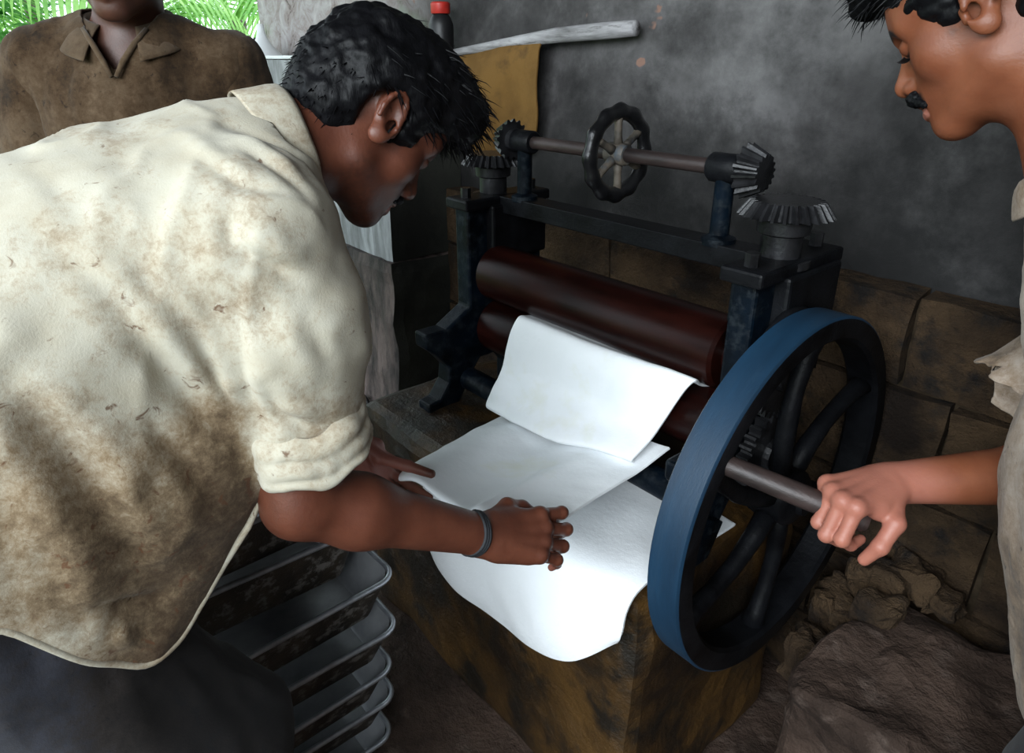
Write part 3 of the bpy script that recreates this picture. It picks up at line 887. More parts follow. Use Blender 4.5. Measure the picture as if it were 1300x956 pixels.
def surface_nets(D, lo, vox):
    n = np.array(D.shape)
    s = D < 0
    cnt = np.zeros(n - 1, np.int8)
    cor = [(a, b, c) for a in (0, 1) for b in (0, 1) for c in (0, 1)]
    for a, b, c in cor:
        cnt += s[a:n[0]-1+a, b:n[1]-1+b, c:n[2]-1+c]
    act = (cnt > 0) & (cnt < 8)
    cells = np.argwhere(act)
    vid = np.full(n - 1, -1, np.int32); vid[act] = np.arange(len(cells))
    vals = np.stack([D[cells[:, 0] + a, cells[:, 1] + b, cells[:, 2] + c] for a, b, c in cor], 1)
    acc = np.zeros((len(cells), 3)); w = np.zeros(len(cells))
    C = np.array(cor, float)
    for i in range(8):
        for j in range(i + 1, 8):
            if np.abs(C[i] - C[j]).sum() != 1: continue
            x, y = vals[:, i], vals[:, j]
            m = (x < 0) != (y < 0)
            t = np.where(m, x / np.where(m, x - y, 1), 0)
            p = C[i] + t[:, None] * (C[j] - C[i])
            acc += np.where(m[:, None], p, 0); w += m
    V = lo + (cells + acc / w[:, None]) * vox
    Q = []
    for ax in range(3):
        b, c = (ax + 1) % 3, (ax + 2) % 3
        sl0 = [slice(None)] * 3; sl1 = [slice(None)] * 3
        sl0[ax] = slice(0, n[ax] - 1); sl1[ax] = slice(1, n[ax])
        e = s[tuple(sl0)] != s[tuple(sl1)]
        E = np.argwhere(e)
        ok = (E[:, b] > 0) & (E[:, c] > 0) & (E[:, b] < n[b] - 1) & (E[:, c] < n[c] - 1)
        E = E[ok]
        inside = s[tuple(E.T)]
        def at(db, dc):
            q = E.copy(); q[:, b] -= db; q[:, c] -= dc
            return vid[tuple(q.T)]
        quad = np.stack([at(1, 1), at(0, 1), at(0, 0), at(1, 0)], 1)
        quad[~inside] = quad[~inside][:, ::-1]
        Q.append(quad)
    return V, np.concatenate(Q)

def vnormals(V, Q):
    a, b, c, d = V[Q[:, 0]], V[Q[:, 1]], V[Q[:, 2]], V[Q[:, 3]]
    fn = np.cross(c - a, d - b)
    n_ = len(V); qi = Q.T.ravel()
    Nn = np.stack([np.bincount(qi, np.tile(fn[:, j], 4), n_) for j in range(3)], 1)
    return Nn / (np.linalg.norm(Nn, axis=1, keepdims=True) + 1e-12)

def relax(V, Q, it=2, f=0.5):
    e = np.concatenate([Q[:, [0, 1]], Q[:, [1, 2]], Q[:, [2, 3]], Q[:, [3, 0]]])
    for _ in range(it):
        n_ = len(V); ii = np.concatenate([e[:, 0], e[:, 1]]); jj = np.concatenate([e[:, 1], e[:, 0]])
        S = np.stack([np.bincount(ii, V[jj, k], n_) for k in range(3)], 1); c = np.bincount(ii, minlength=n_)
        V = V + f * (S / np.maximum(c, 1)[:, None] - V)
    return V

def trim(V, Q, cut):
    """keep the surface where cut(V) < 0; the border is pulled onto cut = 0"""
    c = cut(V); ins = c < 0
    k = ins[Q].sum(1)
    Q2 = Q[k > 0]
    V = V.copy()
    mixed = Q2[(ins[Q2].sum(1) < 4)]
    src = np.full(len(V), -1)
    for a in range(4):
        for b in (1, 3, 2):
            o = mixed[:, a]; i = mixed[:, (a + b) % 4]
            m = (~ins[o]) & ins[i] & (src[o] < 0)
            src[o[m]] = i[m]
    o = np.nonzero(src >= 0)[0]; i = src[o]
    t = c[i] / (c[i] - c[o])
    V0 = V.copy()
    V[o] = V0[i] + t[:, None] * (V0[o] - V0[i])
    used = np.unique(Q2); mp = np.full(len(V), -1); mp[used] = np.arange(len(used))
    return V[used], mp[Q2]

def merge(parts):
    Vs, Qs, o = [], [], 0
    for V, Q in parts:
        Vs.append(V); Qs.append(Q + o); o += len(V)
    return np.concatenate(Vs), np.concatenate(Qs)

def attr(o, name, vals):
    vals = np.asarray(vals, np.float32)
    a = o.data.attributes.new(name, 'FLOAT', 'POINT')
    a.data.foreach_set('value', vals)

def sstep(a, b, x):
    t = np.clip((x - a) / (b - a), 0, 1); return t * t * (3 - 2 * t)

def seg_dist(P, a, b):
    a = np.asarray(a, float); b = np.asarray(b, float); ba = b - a
    h = np.clip((P - a) @ ba / (ba @ ba), 0, 1)
    return np.linalg.norm(P - a - h[:, None] * ba, axis=1), h

def fold(V, Nn, pts, amp, w, taper=True):
    """raise (amp>0) or sink (amp<0) the surface along a polyline, gaussian profile of width w"""
    pts = [np.asarray(p, float) for p in pts]
    best = np.full(len(V), 9.0); tt = np.zeros(len(V)); n = len(pts) - 1
    for i in range(n):
        d, h = seg_dist(V, pts[i], pts[i+1])
        m = d < best; best[m] = d[m]; tt[m] = (i + h[m]) / n
    a = amp * np.exp(-(best / w) ** 2)
    if taper: a = a * np.clip(np.sin(np.pi * np.clip(tt, 0.04, 0.96)), 0, 1) ** 0.5
    return V + Nn * a[:, None]

# ------------------------------------------------------------------ skin, hair and cloth
def skin_mat(name, c0, c1, lips, dark):
    m, nt, p = new_mat(name)
    v = texco(nt)
    col = ramp(nt, noise_tex(nt, v, 22, 5, 0.6), [(0.3, c0), (0.7, c1)])
    a = N(nt, 'ShaderNodeAttribute', attribute_name='hairy')
    b = N(nt, 'ShaderNodeAttribute', attribute_name='pink')
    col = mix(nt, b.outputs['Fac'], col, lips)
    col = mix(nt, a.outputs['Fac'], col, dark)
    nt.links.new(col, p.inputs['Base Color'])
    p.inputs['Roughness'].default_value = 0.46
    p.inputs['Specular IOR Level'].default_value = 0.4
    p.inputs['Subsurface Weight'].default_value = 0.12
    p.inputs['Subsurface Radius'].default_value = (0.012, 0.004, 0.002)
    p.inputs['Subsurface Scale'].default_value = 1.0
    bump(nt, p, noise_tex(nt, v, 260, 4, 0.6), 0.18, 0.002)
    return m
M['skin_a'] = skin_mat('brown_skin', (0.076, 0.022, 0.012), (0.122, 0.039, 0.021), (0.36, 0.13, 0.10), (0.012, 0.008, 0.007))
M['skin_b'] = skin_mat('warm_brown_skin', (0.145, 0.042, 0.018), (0.205, 0.068, 0.031), (0.46, 0.18, 0.135), (0.014, 0.010, 0.009))
M['skin_c'] = skin_mat('deep_brown_skin', (0.055, 0.021, 0.013), (0.085, 0.033, 0.020), (0.12, 0.05, 0.04), (0.012, 0.008, 0.007))
def hair_mat():
    m, nt, p = new_mat('black_hair')
    v = texco(nt, (1, 1, 1))
    nt.links.new(ramp(nt, noise_tex(nt, v, 60, 4), [(0.3, (0.0015, 0.0015, 0.002)), (0.7, (0.004, 0.004, 0.005))]), p.inputs['Base Color'])
    p.inputs['Roughness'].default_value = 0.5; p.inputs['Specular IOR Level'].default_value = 0.14
    bump(nt, p, noise_tex(nt, texco(nt, (260, 260, 60)), 1, 3, 0.6), 0.35, 0.002)
    return m
M['hair'] = hair_mat()
def cloth_mat(name, clean, grub, spot, stain, weave=1400, blotch=0.35):
    """attribute 'dirt' 0..1 drives grime; the noise breaks it into blotches and flecks"""
    m, nt, p = new_mat(name)
    v = texco(nt)
    a = N(nt, 'ShaderNodeAttribute', attribute_name='dirt')
    n1 = noise_tex(nt, v, 9, 8, 0.72)
    n2 = noise_tex(nt, v, 90, 6, 0.8, 0.3)
    n3 = noise_tex(nt, v, 26, 4, 0.6)
    def madd(x, k, y):
        q = N(nt, 'ShaderNodeMath', operation='MULTIPLY_ADD'); q.inputs[1].default_value = k
        nt.links.new(x, q.inputs[0])
        if isinstance(y, float): q.inputs[2].default_value = y
        else: nt.links.new(y, q.inputs[2])
        return q.outputs[0]
    g = madd(n1, 1.1, madd(a.outputs['Fac'], 1.0, -0.55))
    g = madd(n2, 0.9, madd(g, 1.0, -0.45))
    fac = ramp(nt, g, [(0.18, (0, 0, 0)), (0.45, (0.25, 0.25, 0.25)), (0.70, (0.75, 0.75, 0.75)), (1.0, (1, 1, 1))])
    base_ = mix(nt, blotch, clean, ramp(nt, n3, [(0.35, clean), (0.7, grub)]))
    tan = tuple(0.42 * a_ + 1.6 * b_ for a_, b_ in zip(clean, stain))
    f1 = ramp(nt, g, [(0.08, (0, 0, 0)), (0.50, (0.9, 0.9, 0.9))])
    col = mix(nt, fac, mix(nt, f1, base_, (tan[0] * 1.05, tan[1] * 0.86, tan[2] * 0.62)), stain)
    # rust-brown flecks
    s = madd(a.outputs['Fac'], 0.10, noise_tex(nt, texco(nt, (1, 1, 1)), 58, 4, 0.6, 0.8))
    fl_ = ramp(nt, s, [(0.67, (0, 0, 0)), (0.74, (0.8, 0.8, 0.8))])
    col = mix(nt, fl_, col, spot)
    nt.links.new(col, p.inputs['Base Color'])
    p.inputs['Roughness'].default_value = 0.92; p.inputs['Specular IOR Level'].default_value = 0.12
    p.inputs['Sheen Weight'].default_value = 0.08
    bump(nt, p, noise_tex(nt, v, 420, 3, 0.7), 0.22, 0.002)
    return m
M['shirt_a'] = cloth_mat('stained_cream_shirt', (0.435, 0.41, 0.335), (0.31, 0.255, 0.165), (0.095, 0.042, 0.02), (0.036, 0.019, 0.010))
M['shirt_b'] = cloth_mat('grubby_khaki_shirt', (0.10, 0.068, 0.042), (0.055, 0.037, 0.022), (0.014, 0.009, 0.006), (0.008, 0.0055, 0.004), blotch=0.8)
M['shirt_c'] = cloth_mat('stained_grey_beige_shirt', (0.36, 0.30, 0.25), (0.25, 0.20, 0.165), (0.04, 0.03, 0.025), (0.05, 0.04, 0.035))
M['trouser'] = cloth_mat('dark_soiled_cloth', (0.05, 0.042, 0.036), (0.03, 0.025, 0.02), (0.012, 0.01, 0.008), (0.014, 0.010, 0.008))
M['lungi'] = cloth_mat('grey_flecked_cloth', (0.030, 0.031, 0.040), (0.012, 0.012, 0.015), (0.006, 0.006, 0.007), (0.008, 0.007, 0.007), blotch=0.9)
M['band'] = mottled('black_thread_band', (0.004, 0.005, 0.007), (0.012, 0.014, 0.018), 60, 0.7)

# ------------------------------------------------------------------ anatomy
def frame3(fwd, up):
    """columns: forward, left, up"""
    f_ = unit(fwd); u_ = np.asarray(up, float); u_ = unit(u_ - f_ * (u_ @ f_)); l_ = np.cross(u_, f_)
    return np.stack([f_, l_, u_], 1)

def head_sdf(B, C, R, s=1.0, neck=None, neck_r=0.056, nose=1.0, ear_k=0.004):
    """C head centre (between the ears), R columns forward/left/up, s scale"""
    def T(x, y, z): return C + R @ (np.array([x, y, z]) * s)
    B.ell(T(-0.008, 0, 0.036), np.array([0.098, 0.075, 0.082]) * s, R, 0.01)
    B.ell(T(0.030, 0, -0.030), np.array([0.058, 0.054, 0.076]) * s, R, 0.035 * s)
    B.ell(T(0.045, 0, 0.045), np.array([0.052, 0.060, 0.045]) * s, R, 0.03 * s)
    for sd_ in (-1, 1):
        B.cone(T(0.002, sd_*0.050, -0.058), 0.017*s, T(0.070, sd_*0.014, -0.094), 0.0145*s, 0.03*s)
        B.ball(T(0.052, sd_*0.042, -0.022), 0.021*s, 0.03*s)
        B.cone(T(0.090, sd_*0.008, 0.025), 0.0085*s, T(0.070, sd_*0.046, 0.026), 0.010*s, 0.016*s)
    B.ell(T(0.076, 0, -0.094), np.array([0.016, 0.020, 0.015]) * s, R, 0.022*s)
    B.ell(T(0.072, 0, -0.055), np.array([0.026, 0.030, 0.026]) * s, R, 0.022*s)
    for sd_ in (-1, 1):
        B.ball(T(0.093, sd_*0.031, 0.004), 0.0155*s, 0.014*s, -1)
        B.ball(T(0.0755, sd_*0.031, 0.003), 0.0128*s, 0.004*s)
        B.ell(T(0.078, sd_*0.031, 0.0055), np.array([0.0125, 0.016, 0.0095])*s, R, 0.004*s)
    B.cone(T(0.088, 0, 0.010), 0.0075*s, T(0.1085*nose + 0.0, 0, -0.026), 0.0100*s, 0.012*s)
    B.ball(T(0.1095*nose, 0, -0.031), 0.0108*s, 0.006*s)
    B.ell(T(0.080, 0, -0.020), np.array([0.020, 0.0155, 0.030])*s, R, 0.012*s)
    for sd_ in (-1, 1):
        B.ell(T(0.0985, sd_*0.0115, -0.036), np.array([0.0115, 0.0075, 0.0085])*s, R, 0.006*s)
        B.ball(T(0.103, sd_*0.0065, -0.0445), 0.0038*s, 0.003*s, -1)
    B.cone(T(0.0935, -0.014, -0.0605), 0.0058*s, T(0.0985, 0, -0.0575), 0.0068*s, 0.006*s)
    B.cone(T(0.0935, 0.014, -0.0605), 0.0058*s, T(0.0985, 0, -0.0575), 0.0068*s, 0.006*s)
    B.cone(T(0.0905, -0.012, -0.0715), 0.0062*s, T(0.0950, 0, -0.0730), 0.0072*s, 0.006*s)
    B.cone(T(0.0905, 0.012, -0.0715), 0.0062*s, T(0.0950, 0, -0.0730), 0.0072*s, 0.006*s)
    for sd_ in (-1, 1):
        B.cone(T(0.106, 0, -0.0652), 0.0016*s, T(0.092, sd_*0.023, -0.0668), 0.0016*s, 0.004*s, -1)
    if neck is not None:
        B.cone(T(-0.030, 0, -0.045), neck_r*s, neck, neck_r * 1.06, 0.035)
    # ears
    for sd_ in (-1, 1):
        Re = R @ np.array(Matrix.Rotation(math.radians(-22) * 1, 3, 'Y')) @ np.array(Matrix.Rotation(math.radians(24) * sd_, 3, 'Z'))
        B.ell(T(-0.014, sd_*0.080, 0.000), np.array([0.0165, 0.0062, 0.031])*s, Re, 0.008*s)
        B.ell(T(-0.012, sd_*0.080, -0.024), np.array([0.011, 0.006, 0.011])*s, Re, 0.008*s)
        B.ell(T(-0.011, sd_*0.0885, 0.003), np.array([0.0105, 0.007, 0.0195])*s, Re, 0.004*s, -1)
        B.ell(T(-0.003, sd_*0.082, -0.006), np.array([0.007, 0.010, 0.0085])*s, Re, 0.003*s, -1)
        B.cone(T(0.005, sd_*0.078, -0.012), 0.0045*s, T(0.006, sd_*0.078, 0.000), 0.0045*s, 0.004*s)
        # helix rim
        pts = [T(-0.014 + 0.0160*math.cos(a) - 0.008*math.sin(a)*0.4, sd_*(0.0845 + 0.004*(1 - math.cos(a))*0.5), 0.004 + 0.029*math.sin(a)) for a in np.linspace(-0.1, math.pi*1.12, 9)]
        B.chain(pts, [0.0034*s]*9, 0.003*s)

def face_masks(V, C, R, s, brow=True, stubble=0.3, mous=True):
    L = (V - C) @ R / s
    x, y, z = L.T
    ay = np.abs(y)
    inh = (np.linalg.norm(L - np.array([0.01, 0, -0.01]), axis=1) < 0.165)
    hairy = np.zeros(len(V))
    if brow:
        zb = 0.0265 + 0.006 * np.clip((ay - 0.012) / 0.03, 0, 1) - 0.010 * np.clip((ay - 0.034) / 0.016, 0, 1)
        hairy = np.maximum(hairy, sstep(0.0060, 0.0030, np.abs(z - zb)) * (x > 0.05) * sstep(0.007, 0.011, ay) * sstep(0.056, 0.046, ay))
    # lash line of lowered lids
    zl = -0.0035 - 0.003 * (1 - ((ay - 0.031) / 0.016) ** 2)
    hairy = np.maximum(hairy, sstep(0.0026, 0.0012, np.abs(z - zl)) * (np.abs(ay - 0.031) < 0.0165) * (x > 0.06))
    if mous:
        hairy = np.maximum(hairy, 0.95 * sstep(0.0075, 0.005, np.abs(z + 0.0495 + 0.25 * np.clip(ay - 0.008, 0, 1))) * (x > 0.07) * sstep(0.033, 0.026, ay))
    # stubble along jaw, sideburn in front of the ear
    jaw = sstep(-0.045, -0.075, z + 0.35 * (x - 0.05)) * sstep(-0.02, 0.0, x) * (z > -0.125)
    sb = sstep(0.016, 0.002, np.abs(x - 0.022 - 0.15 * z)) * (ay > 0.045) * sstep(-0.050, -0.005, z) * (z < 0.05)
    hairy = np.maximum(hairy, stubble * jaw * (0.6 + 0.4 * noise3(V, 300, 2)))
    hairy = np.maximum(hairy, 0.55 * sb * (0.55 + 0.45 * noise3(V, 260, 5)))
    hairy = hairy * inh
    pink = sstep(0.0075, 0.005, np.abs(z + 0.0715)) * (x > 0.08) * (ay < 0.024) * 0.7 * inh
    pink = np.maximum(pink, 0.5 * sstep(0.012, 0.006, np.linalg.norm(L - np.array([0.108, 0, -0.032]), axis=1)))
    return np.clip(hairy, 0, 1), pink

def hand_sdf(B, wrist, fwd, back, side, curls, spread=0.0, thumb=None, s=1.0, thumb_pts=None):
    """wrist point; fwd to the knuckles; back = normal of the back of the hand; side=+1 if the thumb lies on cross(back,fwd) side.
    curls: four (mcp, pip, dip) in degrees from index to little finger"""
    f_ = unit(fwd); b_ = np.asarray(back, float); b_ = unit(b_ - f_ * (b_ @ f_)); t_ = np.cross(b_, f_) * side
    W = np.asarray(wrist, float)
    def T(x, y, z): return W + (f_ * x + t_ * y + b_ * z) * s
    # palm
    kn = [(0.092, 0.028), (0.096, 0.009), (0.091, -0.011), (0.082, -0.029)]
    B.cone(W, 0.026*s, T(0.03, 0, 0), 0.027*s, 0.02*s, flat=(b_, 0.72))
    for (kx, ky) in kn:
        B.cone(T(0.018, ky*0.55, -0.001), 0.0165*s, T(kx, ky, 0), 0.0118*s, 0.014*s)
    B.cone(T(0.022, 0.016, -0.010), 0.016*s, T(0.050, 0.030, -0.012), 0.0135*s, 0.016*s)
    B.cone(T(0.025, -0.018, -0.009), 0.015*s, T(0.065, -0.026, -0.008), 0.011*s, 0.014*s)
    segs = [(0.044, 0.026, 0.021), (0.049, 0.030, 0.022), (0.045, 0.028, 0.021), (0.035, 0.021, 0.019)]
    rad = [(0.0098, 0.0088, 0.0078, 0.0066), (0.0100, 0.0090, 0.0080, 0.0067), (0.0095, 0.0085, 0.0076, 0.0064), (0.0085, 0.0075, 0.0067, 0.0057)]
    tips = []
    for i in range(4):
        p = T(kn[i][0], kn[i][1], 0.0)
        yaw = spread * (1.5 - i) / 1.5
        d0 = f_ * math.cos(yaw) + t_ * math.sin(yaw)
        a = 0.0; pts = [p]
        for j in range(3):
            a += math.radians(curls[i][j])
            d = d0 * math.cos(a) - b_ * math.sin(a)
            p = p + d * segs[i][j] * s
            pts.append(p)
        B.chain(pts, [r * s for r in rad[i]], 0.003*s)
        B.ball(pts[0] + 0.0035 * b_ * s, 0.0108 * s, 0.006*s)
        B.cone(T(0.03, kn[i][1]*0.6, 0.0105), 0.0045*s, pts[0] + 0.006 * b_ * s, 0.0045*s, 0.008*s)
        B.ball(pts[1] + 0.001 * b_, rad[i][1] * 1.06 * s, 0.004*s)
        tips.append(pts[-1])
    if thumb_pts is None:
        q = [T(0.020, 0.022, -0.008)] + [T(*a) for a in (thumb or [(0.050, 0.046, -0.014), (0.082, 0.050, -0.020), (0.108, 0.044, -0.026)])]
    else:
        q = [T(0.020, 0.022, -0.008)] + [np.asarray(a, float) for a in thumb_pts]
    B.chain(q, [0.0150*s, 0.0115*s, 0.0100*s, 0.0080*s], 0.006*s)
    return tips

def person(name, base, label):
    e = empty(name, base); tag(e, label, 'person'); return e

def hair_cap(C, R, s, shape, vox=0.004, seed=1, rough=0.006, cutf=None):
    """shape(B, T): adds blobs of hair; the cap is roughened and trimmed by cutf(local)->bool keep<0"""
    B = Body()
    def T(x, y, z): return C + R @ (np.array([x, y, z]) * s)
    shape(B, T)
    lo = C - 0.19 * s; hi = C + 0.19 * s
    V, Q = mesh_sdf(B, lo, hi, vox)
    Nn = vnormals(V, Q)
    L = (V - C) @ R
    n = fbm(np.stack([L[:, 0] * 0.6, L[:, 1], L[:, 2] * 1.2], 1), 45, 3, seed) * rough + fbm(L, 130, 2, seed + 3) * rough * 0.35
    V = V + Nn * n[:, None]
    return V, Q, B

def strands(V, Q, count, length, dirf, r0, seed, keep=None):
    """tapered hair tufts rooted on a surface"""
    rg = np.random.default_rng(seed)
    Nn = vnormals(V, Q)
    idx = np.arange(len(V)) if keep is None else np.nonzero(keep)[0]
    mb = MB()
    for i in rg.choice(idx, count):
        p = V[i]; nn = Nn[i]
        d = unit(dirf(p, nn) + rg.normal(size=3) * 0.22)
        l = length * rg.uniform(0.5, 1.2)
        p0 = p - nn * 0.004
        bend = rg.normal(size=3) * 0.15 + np.array([0, 0, -0.25])
        pts = [p0 + (d * t + bend * t * t) * l for t in (0, 0.35, 0.7, 1.0)]
        mb.tube(pts, [r0, r0 * 0.85, r0 * 0.5, r0 * 0.1], 4)
    return mb

def garment(name, V, Q, mat, parent, dirt, thick=0.003):
    me = fast_mesh(name, V, Q)
    o = put(name, me, mat, parent, True)
    attr(o, 'dirt', dirt)
    m = o.modifiers.new('cloth_thickness', 'SOLIDIFY'); m.thickness = thick; m.offset = 0.0
    return o

def skinmesh(name, parts, mat, parent, heads=()):
    V, Q = merge(parts)
    hairy = np.zeros(len(V)); pink = np.zeros(len(V))
    for (C, R, s, kw, extra) in heads:
        h, p = face_masks(V, C, R, s, **kw)
        hairy = np.maximum(hairy, h); pink = np.maximum(pink, p)
        if extra is not None: pink = np.maximum(pink, extra(V))
    me = fast_mesh(name, V, Q)
    o = put(name, me, mat, parent, True)
    attr(o, 'hairy', hairy); attr(o, 'pink', pink)
    return o

def ring_band(name, C, axis, ref, ra, rb, rows, mat, parent, dirt=0.1, gap=0.0, seed=0, amp=0.002, thick=0.003, n=72):
    """cloth band around an axis; rows = [(along, radius offset)], ra/rb the two half-axes, gap (radians) left open at ref"""
    ax = unit(axis); r1 = np.asarray(ref, float); r1 = unit(r1 - ax * (r1 @ ax)); r2 = np.cross(ax, r1)
    closed = gap == 0
    A = np.linspace(gap, 2 * math.pi - gap, n, endpoint=not closed)
    V = []
    for al, off in rows:
        for a in A:
            a_l = al(a) if callable(al) else al
            of = off(a) if callable(off) else off
            V.append(np.asarray(C) + ax * a_l + r1 * math.cos(a) * (ra + of) + r2 * math.sin(a) * (rb + of))
    V = np.array(V); m = len(rows)
    I = np.arange(m * n).reshape(m, n)
    J = np.concatenate([I, I[:, :1]], 1) if closed else I
    Q = np.stack([J[:-1, :-1], J[:-1, 1:], J[1:, 1:], J[1:, :-1]], -1).reshape(-1, 4)
    Nn = vnormals(V, Q)
    V = V + Nn * (fbm(V, 40, 3, seed) * amp)[:, None]
    me = fast_mesh(name, V, Q); 
    o = put(name, me, mat, parent, True)
    attr(o, 'dirt', np.full(len(V), dirt))
    md = o.modifiers.new('cloth_thickness', 'SOLIDIFY'); md.thickness = thick; md.offset = 0
    sb = o.modifiers.new('soft', 'SUBSURF'); sb.levels = 1; sb.render_levels = 1
    return o

# ------------------------------------------------------------------ the stooping man who feeds the sheet
def rotx(deg): return np.array(Matrix.Rotation(math.radians(deg), 3, 'X'))

def man_stooping():
    base_ = (-0.80, -0.12, 0.0)
    root = person('person', base_, 'stooping man in a stained cream shirt gripping the white sheet, face in profile')
    C = V3(-0.808, 0.447, 1.325); p = math.radians(46); yw = math.radians(-4)
    fwd = V3(math.sin(-yw) * math.cos(p), math.cos(yw) * math.cos(p), -math.sin(p))
    up = V3(0.05, math.sin(p), math.cos(p))
    R = frame3(fwd, up); s = 0.955
    neckb = V3(-0.825, 0.315, 1.285)
    shR, elR, wrR = V3(-0.680, 0.245, 1.225), V3(-0.648, 0.236, 0.936), V3(-0.600, 0.460, 0.800)
    shL, elL, wrL = V3(-0.99, 0.25, 1.225), V3(-1.06, 0.27, 0.95), V3(-0.985, 0.450, 0.768)
    B = Body()
    head_sdf(B, C, R, s, neckb, 0.053)
    B.cone(neckb, 0.062, V3(-0.83, 0.20, 1.22), 0.10, 0.05)
    B.ell((-0.84, 0.18, 1.185), (0.150, 0.155, 0.095), rotx(15), 0.05)
    B.ell((-0.82, 0.0, 1.085), (0.13, 0.17, 0.085), rotx(20), 0.05)
    B.ell((-0.80, -0.15, 1.03), (0.15, 0.13, 0.13), None, 0.05)
    for sh, el in ((shR, elR), (shL, elL)):
        B.cone(V3(-0.83, 0.26, 1.25), 0.06, sh, 0.055, 0.05)
        B.cone(sh, 0.052, el, 0.040, 0.03)
    for el, wr in ((elR, wrR), (elL, wrL)):
        d = wr - el
        B.cone(el, 0.0365, el + d * 0.28, 0.0395, 0.03)
        B.cone(el + d * 0.28, 0.0395, wr, 0.0265, 0.03)
    for sx, yo in ((-0.72, 0.0), (-0.85, -0.10)):
        B.chain([V3(sx, -0.12, 1.0), V3(sx + 0.01, 0.06 + yo, 0.53), V3(sx, -0.02 + yo, 0.10)], [0.09, 0.06, 0.04], 0.03)
        B.cone(V3(sx, -0.04 + yo, 0.045), 0.042, V3(sx, 0.14 + yo, 0.028), 0.027, 0.03)
    tips = hand_sdf(B, wrR, V3(0.030, 0.092, -0.028), V3(0.50, -0.35, 0.80), 1,
                    [(10, 66, 36), (18, 66, 38), (22, 64, 38), (16, 46, 24)], 0.14,
                    thumb=[(0.050, 0.046, -0.016), (0.078, 0.046, -0.022), (0.102, 0.036, -0.026)])
    hand_sdf(B, wrL, V3(0.040, 0.072, -0.088), V3(-0.75, -0.10, -0.60), -1,
             [(2, 4, 4), (2, 4, 4), (3, 5, 4), (4, 6, 4)], 0.08,
             thumb_pts=[(-0.945, 0.495, 0.742), (-0.912, 0.530, 0.727), (-0.874, 0.556, 0.718)])
    parts = [mesh_sdf(B, C - 0.17, C + 0.17, 0.0022)]
    lo, hi = parts[0][0].min(0), parts[0][0].max(0)
    parts.append(mesh_sdf(B, (-0.70, 0.19, 0.66), (-0.50, 0.66, 0.99), 0.0024))
    parts.append(mesh_sdf(B, (-1.03, 0.40, 0.60), (-0.80, 0.66, 0.81), 0.003))
    def rest(P, lo, hi): return B(P, lo, hi)
    Vr, Qr = mesh_sdf(rest, (-1.14, -0.36, -0.02), (-0.56, 0.42, 1.38), 0.009)
    cutb = lambda V: np.maximum.reduce([0.002 - np.abs(0 * V[:, 0]),
                                        -np.maximum(np.maximum(np.abs(V[:, 0] - C[0]), np.abs(V[:, 1] - C[1])), np.abs(V[:, 2] - C[2])) + 0.155,
                                        -np.maximum.reduce([-0.69 - V[:, 0], V[:, 0] + 0.51, 0.20 - V[:, 1], V[:, 1] - 0.65, 0.67 - V[:, 2], V[:, 2] - 0.98]),
                                        -np.maximum.reduce([-1.02 - V[:, 0], V[:, 0] + 0.81, 0.41 - V[:, 1], V[:, 1] - 0.65, 0.61 - V[:, 2], V[:, 2] - 0.80])]) - 0.0021
    parts.append(trim(Vr, Qr, cutb))
    palm_pink = lambda V: 0.75 * sstep(0.09, 0.03, np.linalg.norm(V - V3(-0.925, 0.49, 0.745), axis=1)) + 0.35 * sstep(0.03, 0.01, np.min([np.linalg.norm(V - t, axis=1) for t in tips], axis=0))
    skinmesh('body', parts, M['skin_a'], root, [(C, R, s, dict(stubble=0.45), palm_pink)])
    # hair: a thick tousled cap, fringe falling forward
    def shape(Bh, T):
        Bh.ell(T(-0.008, 0, 0.050), np.array([0.109, 0.090, 0.090]) * s, R, 0.02)
        Bh.ell(T(0.045, 0, 0.090), np.array([0.078, 0.080, 0.052]) * s, R, 0.03)
        Bh.ell(T(0.080, 0, 0.085), np.array([0.048, 0.066, 0.040]) * s, R, 0.03)
        Bh.ell(T(-0.045, 0, 0.020), np.array([0.066, 0.078, 0.072]) * s, R, 0.03)
        Bh.ell(T(-0.066, 0, -0.028), np.array([0.038, 0.058, 0.034]) * s, R, 0.03)
        for sd_ in (-1, 1):
            Bh.cone(T(0.022, sd_*0.066, 0.040), 0.016*s, T(0.018, sd_*0.069, 0.004), 0.009*s, 0.015)
            Bh.ell(T(-0.018, sd_*0.078, -0.002), np.array([0.024, 0.03, 0.036]) * s, R, 0.012, -1)
        Bh.ell(T(0.098, 0, 0.014), np.array([0.068, 0.090, 0.046]) * s, R, 0.015, -1)
    V, Q, _ = hair_cap(C, R, s, shape, 0.0034, 3, 0.0042)
    h = put('hair', fast_mesh('hair', V, Q), M['hair'], root, True)
    L = (V - C) @ R
    mb = strands(V, Q, 900, 0.026, lambda p_, n_: n_ * 0.28 + R[:, 0] * 0.8 - R[:, 2] * 0.1, 0.0012, 5, (L[:, 2] > 0.02) & (L[:, 0] > -0.08))
    mb2 = strands(V, Q, 300, 0.013, lambda p_, n_: n_ * 0.2 - R[:, 2] * 0.8 - R[:, 0] * 0.3, 0.0011, 6, (L[:, 2] < 0.02) & (L[:, 0] < -0.02))
    mb.add(mb2.v, mb2.f)
    build('hair_tufts', mb, M['hair'], h, fix=False)
    # moustache
    Bm = Body()
    for sd_ in (-1, 1):
        Bm.chain([C + R @ (V3(0.101, 0, -0.0485) * s), C + R @ (V3(0.0985, sd_*0.012, -0.0505) * s), C + R @ (V3(0.087, sd_*0.026, -0.060) * s)], [0.0062*s, 0.0062*s, 0.003*s], 0.004)
    V, Q = mesh_sdf(Bm, C + R @ V3(0.10, 0, -0.05) - 0.05, C + R @ V3(0.10, 0, -0.05) + 0.05, 0.0016)
    V = V + vnormals(V, Q) * (fbm(V, 400, 2, 3) * 0.0012)[:, None]
